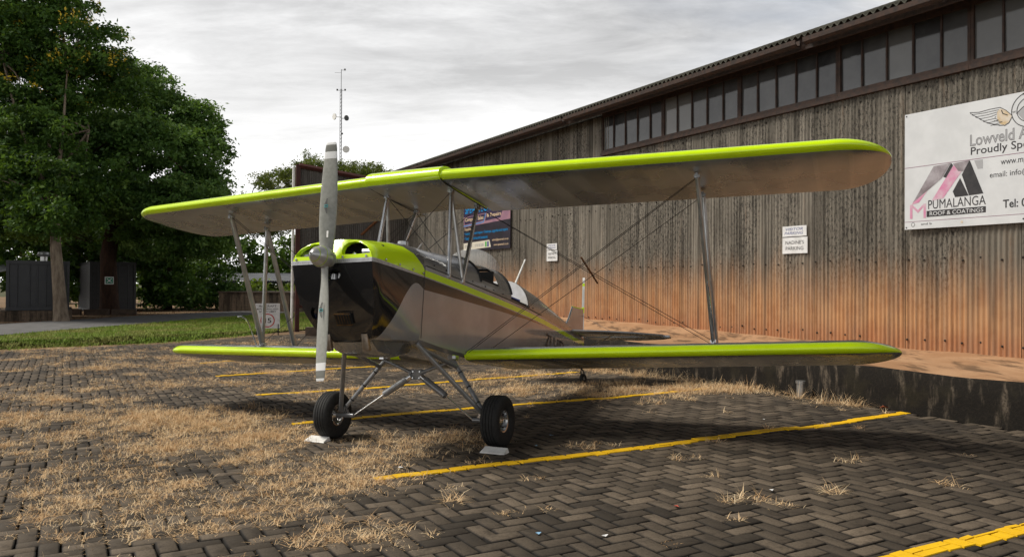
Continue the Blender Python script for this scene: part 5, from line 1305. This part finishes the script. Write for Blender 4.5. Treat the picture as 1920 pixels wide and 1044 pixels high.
# ---- carport shelter with corrugated roof
M_shr = simple('shelter_roof_sheet', (.26, .265, .28), (.36, .365, .38), 1.5, .5, .3, kind='World'); M_post = simple('blue_post', (.03, .05, .10), None, rough=.6)
SH = thing('carport', 'long low carport with grey corrugated roof beyond the road', 'carport', mat=Matrix.Translation((-27.0, 65.0, GZ0)) @ Matrix.Rotation(R(-9), 4, 'Z'))
P0, P1 = [], []
for i in range(int(14 / .20 * 6) + 1):
    x = i * .20 / 6; z = .035 * math.sin(2 * math.pi * i / 6); P0.append((x, 0, 1.95 + z)); P1.append((x, 5.0, 2.62 + z))
MB().grid([P0, P1]).obj('roof', M_shr, SH, True)
for x in np.arange(.4, 14, 3.3):
    for y in (.3, 4.7): mb = MB(); mb.box((x, y, 1.0), (.12, .12, 2.0)); mb.obj('post', M_post, SH)
mb = MB(); mb.box((7, .3, 1.86), (14, .08, .12)); mb.obj('beam', M_post, SH)
SH2 = thing('carport', 'short piece of corrugated carport roof behind the vented container', 'carport', mat=Matrix.Translation((-33.5, 47.0, GZ0)) @ Matrix.Rotation(R(-9), 4, 'Z'))
P0, P1 = [], []
for i in range(int(3.2 / .20 * 6) + 1):
    x = i * .20 / 6; z = .035 * math.sin(2 * math.pi * i / 6); P0.append((x, 0, 2.2 + z)); P1.append((x, 4.0, 2.9 + z))
MB().grid([P0, P1]).obj('roof', M_shr, SH2, True)
for x in (.4, 2.8): mb = MB(); mb.box((x, .3, 1.1), (.12, .12, 2.2)); mb.obj('post', M_post, SH2)
# ---- speed limit sign
SS = thing('speed_sign', 'white aircraft manoeuvring area speed limit sign with a red ring on the lawn edge', 'sign', mat=frame((-8.42, 26.2, float(gz(-8.4, 26.2))), (.95, .31, 0), (0, 0, 1), (.31, -.95, 0)))
mb = MB(); mb.box((.40, .62, 0), (.78, .82, .015)); mb.obj('panel', M_wh, SS)
for x in (.06, .74): mb = MB(); mb.box((x, .10, -.01), (.035, .50, .035)); mb.obj('leg', M_dark, SS)
put_text(SS, 'AIRCRAFT', .12, .905, .56, .075, M_ink, .009, bold=.008); put_text(SS, 'MANOEUVRING AREA', .06, .82, .68, .05, M_ink, .009, bold=.008); put_text(SS, 'SPEED LIMIT', .13, .735, .54, .055, M_ink, .009, bold=.008)
M_rng = simple('sign_red', (.55, .02, .02), None, rough=.5); mb = MB(); stroke(mb, [(.40 + .21 * math.cos(a), .47 + .21 * math.sin(a)) for a in np.linspace(0, 2 * math.pi, 32)], .032); mb.obj('red_ring', M_rng, SS).location = (0, 0, .009)
put_text(SS, '1', .29, .39, .06, .16, M_ink, .0095, bold=.012); put_text(SS, '5', .40, .39, .12, .16, M_ink, .0095, bold=.012)
# timber block on the ground by the screen
mb = MB(); mb.box((0, 0, .14), (.75, .3, .30), 0, Matrix.Rotation(.03, 3, 'Y')); o = mb.obj('concrete_block', M_coping); o.location = (-6.3, 26.0, -.1); tag(o, 'brown block lying on the sandy edge beside the red steel post', 'block')
# drain stub by the platform
mb = MB(); mb.tube([(0, 0, -.05), (0, 0, .20)], .055, 12); mb.tube([(0, 0, .19), (0, 0, .225)], .068, 12); o = mb.obj('pipe_stub', M_strut, smooth=True); o.location = (4.02, 11.12, float(gz(4, 11.1))); tag(o, 'short capped pipe stub standing by the platform wall', 'pipe')
# ---- radio mast
M_mast = simple('mast_steel', (.07, .07, .07), None, rough=.6, metal=.3)
MA = thing('radio_mast', 'tall thin lattice radio mast with dish antennas rising behind the acacia', 'mast', (-26.3, 122, -.1))
mb = MB(); Hm = 34.5; hw = .19
cr3 = [(hw * math.cos(a), hw * math.sin(a)) for a in (R(90), R(210), R(330))]
for (x, y) in cr3: mb.tube([(x, y, 0), (x * .8, y * .8, Hm - 3)], .035, 5)
for k in range(int((Hm - 3) / .55)):
    z = k * .55
    for i in range(3):
        a, b = cr3[i], cr3[(i + 1) % 3]; mb.tube([(a[0], a[1], z), (b[0], b[1], z + .55)], .016, 4, cap=False)
mb.tube([(0, 0, Hm - 3.2), (0, 0, Hm)], .045, 6); mb.obj('lattice', M_mast, MA)
def dish(z, dx, r, yaw):
    d_ = MB(); d_.lathe([(0, 0), (.05, r * .6), (.16, r), (.30, r), (.30, 0)], (dx, -.25, z), (math.sin(yaw), -math.cos(yaw), 0), 18); d_.tube([(0, 0, z), (dx, -.2, z)], .04, 6); d_.obj('dish', M_white if r > .45 else M_mast, MA, True)
dish(22.2, .85, .52, .3); dish(27.2, -.75, .48, -.8); dish(27.0, .75, .42, .9)
for z, dx in ((Hm - .1, .55), (31.3, .6), (31.3, -.6), (24.6, .2)):
    d_ = MB(); d_.tube([(0, 0, z), (dx, 0, z)], .03, 5); d_.lathe([(-.12, 0), (-.12, .13), (.12, .13), (.12, 0)], (dx, 0, z + .08), (0, 0, 1), 8); d_.obj('antenna', M_mast, MA)
d_ = MB(); d_.tube([(0, 0, Hm - .5), (-1.0, 0, Hm - .5)], .02, 5); d_.obj('antenna', M_mast, MA)

# ================================================================== GRASS
def blades(px, py, pz, n_per, hgt, spread, width, rng, lay=0.9, tone0=0.5):
    """tufts at px,py,pz; returns bent 2-segment blades"""
    m_ = len(px); n = m_ * n_per
    cx = np.repeat(px, n_per) + rng.normal(0, 1, n) * np.repeat(spread, n_per); cy = np.repeat(py, n_per) + rng.normal(0, 1, n) * np.repeat(spread, n_per)
    cz = np.repeat(pz, n_per); L = np.repeat(hgt, n_per) * rng.uniform(0.45, 1.35, n)
    az = rng.uniform(0, 2 * np.pi, n); el = np.clip(rng.normal(lay, 0.42, n), 0.06, 1.5)
    dx, dy, dz = np.cos(az) * np.cos(el), np.sin(az) * np.cos(el), np.sin(el)
    el2 = np.clip(el - rng.uniform(0.1, 0.7, n), 0.02, 1.4); ex, ey, ez = np.cos(az) * np.cos(el2), np.sin(az) * np.cos(el2), np.sin(el2)
    sxx, syy = -np.sin(az), np.cos(az); w = width * rng.uniform(0.6, 1.3, n)
    b = np.stack([cx, cy, cz], 1); s = np.stack([sxx, syy, np.zeros(n)], 1) * w[:, None] / 2
    mdl = b + np.stack([dx, dy, dz], 1) * (L * 0.55)[:, None]; tip = mdl + np.stack([ex, ey, ez], 1) * (L * 0.45)[:, None]
    V = np.stack([b - s, b + s, mdl + s * 0.8, mdl - s * 0.8, tip + s * 0.15, tip - s * 0.15], 1).reshape(-1, 3)
    i = np.arange(n)[:, None] * 6; F = np.concatenate([i + np.array([[0, 1, 2, 3]]), i + np.array([[3, 2, 4, 5]])])
    T = np.clip(np.repeat(rng.uniform(0.2, 0.8, m_), n_per) + rng.normal(0, 0.22, n), 0, 1)
    return V, F, np.repeat(T, 6)
def straw_mat():
    t = NT('dry_straw'); tone = t.attr('tone'); c = t.mix(t.step(tone, 0, .55), (.40, .24, .115), (.70, .49, .275)); c = t.mix(t.step(tone, .6, 1), c, (.82, .65, .42))
    t.fin(c, .8, 0, .2); return t.m
M_straw = straw_mat()
rg = np.random.default_rng(5)
# clumps in the joints of the paving: (x, y, rx, ry, tufts, height)
BL = [(-5.9, 9.8, 1.3, .7, 190, .12), (-4.8, 10.1, 1.2, .6, 190, .13), (-3.6, 9.8, 1.0, .7, 190, .14), (-2.9, 8.9, .8, .6, 130, .14), (-4.2, 8.8, 1.2, .45, 120, .11), (-2.9, 8.2, .7, .25, 60, .11), (-3.1, 5.95, .55, .22, 44, .08), (-2.7, 6.6, .6, .2, 40, .08), (-1.9, 6.25, .5, .22, 55, .09), (-1.45, 6.5, .45, .25, 60, .09), (-1.2, 7.05, .4, .2, 40, .09),
      (-1.2, 7.9, .45, .3, 46, .10), (-0.65, 8.2, .45, .25, 46, .12), (-1.8, 7.4, .5, .2, 30, .08), (-3.7, 7.3, .7, .2, 30, .08), (-4.4, 7.6, .7, .2, 30, .09), (-1.3, 4.95, .18, .1, 12, .08), (-1.95, 5.15, .3, .12, 14, .08), (-2.3, 5.6, .5, .15, 22, .08), (-2.2, 6.9, .7, .15, 30, .08),
      (-0.6, 14.8, 2.2, 1.0, 200, .12), (1.1, 12.2, 1.4, .7, 160, .14), (2.2, 11.8, 1.0, .7, 110, .15), (3.1, 11.9, .7, .5, 80, .18), (-8.0, 15.7, 2.0, .9, 190, .11), (-5.8, 17.2, 2.4, .8, 200, .11), (-5.6, 13.3, 1.6, .6, 150, .11), (-4.0, 15.0, 1.8, .8, 170, .11), (-2.6, 12.6, 1.4, .5, 100, .11), (0.3, 12.8, 1.2, .5, 90, .12), (-8.5, 12.2, 1.8, .7, 150, .11), (-6.5, 11.3, 1.6, .5, 120, .11),
      (-9.5, 18.0, 2.0, .9, 170, .10), (-7.0, 20.0, 2.2, .9, 190, .10), (-4.0, 19.0, 2.4, 1.2, 180, .10), (-6.5, 23.0, 2.2, 1.4, 220, .10), (-1.5, 18.5, 2.4, 1.4, 160, .12), (-7.6, 17.2, 2.0, .7, 120, .10), (-10.5, 19.6, 1.4, .6, 120, .10), (-3.2, 7.9, 1.0, .25, 50, .09), (-2.5, 7.6, .5, .3, 40, .11), (-3.4, 6.4, .6, .3, 50, .08), (-2.6, 5.2, .5, .2, 30, .08), (-1.6, 5.6, .5, .2, 36, .08), (-3.9, 6.8, .6, .25, 40, .08), (-5.2, 8.4, .9, .35, 60, .09), (-0.9, 6.4, .3, .15, 18, .07), (-0.9, 5.0, .15, .1, 14, .09)]
PXs, PYs, Hs, SPs = [], [], [], []
def addt(x, y, h_, sp): PXs.append(x); PYs.append(y); Hs.append(h_); SPs.append(sp)
for (x, y, rx, ry, n, h_) in BL:                       # irregular mats made of small tufts
    left = int(n * 1.35)
    while left > 0:
        sx_, sy_ = x + rg.normal(0, .58) * rx, y + rg.normal(0, .62) * ry
        kk = int(rg.integers(3, 17)); rad = rg.uniform(.04, .20); aa = rg.uniform(0, 6.28); st_ = rg.uniform(1, 2.6)
        for _ in range(kk):
            u_, v_ = rg.normal(0, rad) * st_, rg.normal(0, rad)
            addt(sx_ + u_ * math.cos(aa) - v_ * math.sin(aa), sy_ + u_ * math.sin(aa) + v_ * math.cos(aa), h_ * rg.uniform(.4, .95), rg.uniform(.015, .07))
        left -= kk
for _ in range(620):                                   # thin scatter, thicker on the lawn side
    d_, n_2 = rg.uniform(1.5, 24), rg.uniform(-8.9, 3.5); x, y, _z = DN(d_, n_2)
    if y < 3.8 or abs(x) > .7 * y: continue
    if rg.random() > (0.25 if n_2 < -3.4 else 1.0): continue
    addt(x, y, rg.uniform(.04, .10), rg.uniform(.012, .04))
for (x, y, h_) in ((1.72, 5.72, .11), (1.6, 5.75, .09), (1.83, 5.66, .09), (0.72, 7.6, .10), (0.62, 7.75, .08), (-.37, 5.72, .14), (4.05, 10.55, .26), (3.9, 10.95, .22), (4.35, 10.35, .2), (3.0, 7.0, .09), (2.0, 7.9, .08), (1.5, 7.2, .08), (2.4, 6.0, .12), (0.2, 6.4, .06), (-.05, 5.4, .06), (3.4, 6.2, .10), (2.75, 8.6, .10)):
    for _ in range(2): addt(x + rg.normal(0, .05), y + rg.normal(0, .04), h_, .03)
for _ in range(150):                                   # weeds along the foot of the platform
    d_ = rg.uniform(4.6, 15); x, y, _z = DN(d_, -8.95 + abs(rg.normal(0, .16)))
    if d_ < 6.6 or (d_ < 9 and rg.random() < .4): continue
    addt(x, y, rg.uniform(.10, .28), .05)
PXs, PYs, Hs, SPs = map(np.array, (PXs, PYs, Hs, SPs))
ok = PYs < yard_edge(PXs) + .5; PXs, PYs, Hs, SPs = PXs[ok], PYs[ok], Hs[ok], SPs[ok]
V, F, T = blades(PXs, PYs, gz(PXs, PYs) - .012, 46, Hs, SPs * 1.15, .0040, rg, .26)
o = link('dry_grass', np_mesh('dry_grass', V, F, M_straw, T)); tag(o, 'straw-coloured dry grass growing from the joints of the brick paving', 'grass', kind='stuff')
# green lawn
def green_mat():
    t = NT('lawn_blades'); tone = t.attr('tone'); v = t.coord('World'); n = t.noise(v, .45, 4, .6)
    c = t.mix(tone, (.11, .20, .018), (.26, .36, .035)); c = t.mix(t.math('MULTIPLY', t.step(n, .45, .65), .75), c, (.33, .30, .09)); return t.fin(c, .7, 0, .25)
M_gb = green_mat()
N_ = 70000; x = rg.uniform(-24, 2, N_); y = rg.uniform(14, 50, N_)
rx_ = np.interp(y, [p[1] for p in road_r], [p[0] for p in road_r]); ly = np.interp(x, [p[0] for p in lawn_lo], [p[1] for p in lawn_lo])
ok = (x > rx_ + .15 + rg.normal(0, .06, N_)) & (y > ly + .25 + rg.normal(0, .25, N_)) & (x < -6.2 + rg.normal(0, .4, N_) + np.maximum(0, y - 30) * .5) & (np.abs(x) < .72 * y)
x, y = x[ok], y[ok]
V, F, T = blades(x, y, np.full(len(x), -.105), 6, rg.uniform(.06, .11, len(x)), np.full(len(x), .07), .011, rg, 1.0)
o = link('lawn_grass', np_mesh('lawn_grass', V, F, M_gb, T)); tag(o, 'short green lawn grass between the paving and the road', 'grass', kind='stuff')
# fallen leaves and litter
M_lit = simple('leaf_litter', (.17, .06, .02), (.10, .045, .02), 3, .9, kind='World'); N_ = 2600
x = rg.uniform(-29, -16, N_); y = rg.uniform(30, 56, N_); lx = np.interp(y, [p[1] for p in road_l[:9]], [p[0] for p in road_l[:9]]); ok = (x < lx - .1); x, y = x[ok], y[ok]
V, F = leaf_cloud(np.stack([x, y, np.full(len(x), -.12)], 1), .12, rg, 0.0); V[:, 2] = np.clip(V[:, 2], -.13, -.09)
o = link('leaf_litter', np_mesh('leaf_litter', V, F, M_lit, np.zeros(len(V)))); tag(o, 'brown fallen leaves under the trees beyond the road', 'leaves', kind='stuff')
for (x, y, c_, lb) in ((4.62, 10.05, (.26, .06, .02), 'single brown dry leaf lying at the foot of the platform wall'),):
    mb = MB(); mb.add([(0, 0, 0.01), (.06, .03, .04), (.13, 0, .015), (.06, -.035, .045)], [(0, 1, 2), (0, 2, 3)]); o = mb.obj('fallen_leaf', simple('brown_leaf', c_, None, rough=.8)); o.location = (x, y, float(gz(x, y))); tag(o, lb, 'leaf')

# scraps of litter on the paving
M_scw, M_scb, M_scr = simple('litter_white', (.7, .7, .7), None, rough=.6), simple('litter_blue', (.25, .45, .65), None, rough=.6), simple('litter_red', (.45, .08, .05), None, rough=.7)
for (x, y, mt, lb) in ((0.17, 4.95, M_scb, 'tiny pale blue scrap of litter on the foreground pavers'), (0.24, 7.75, M_scb, 'tiny blue scrap beside the left main wheel chock'), (0.42, 8.3, M_scb, 'tiny blue scrap of litter on the paving behind the left main wheel'), (1.95, 6.0, M_scw, 'white pebble-sized scrap beside a straw tuft on the paving'), (0.58, 4.9, M_scw, 'small white scrap on the paving near the blue litter'), (-.95, 6.9, M_scw, 'white scrap near the start of a yellow line'), (2.9, 9.2, M_scw, 'white scrap on dark paving near the far end of the yellow line'), (1.15, 5.55, M_scr, 'small red-brown scrap on the foreground paving')):
    mb = MB(); mb.add([(-.02, -.012, .002), (.022, -.015, .006), (.018, .014, .003), (-.016, .012, .010)], [(0, 1, 2), (0, 2, 3)]); o = mb.obj('litter_scrap', mt); o.location = (x, y, float(gz(x, y)) + .004); o.rotation_euler = (0, 0, x * 7); tag(o, lb, 'litter', 'scraps of litter on the paving')
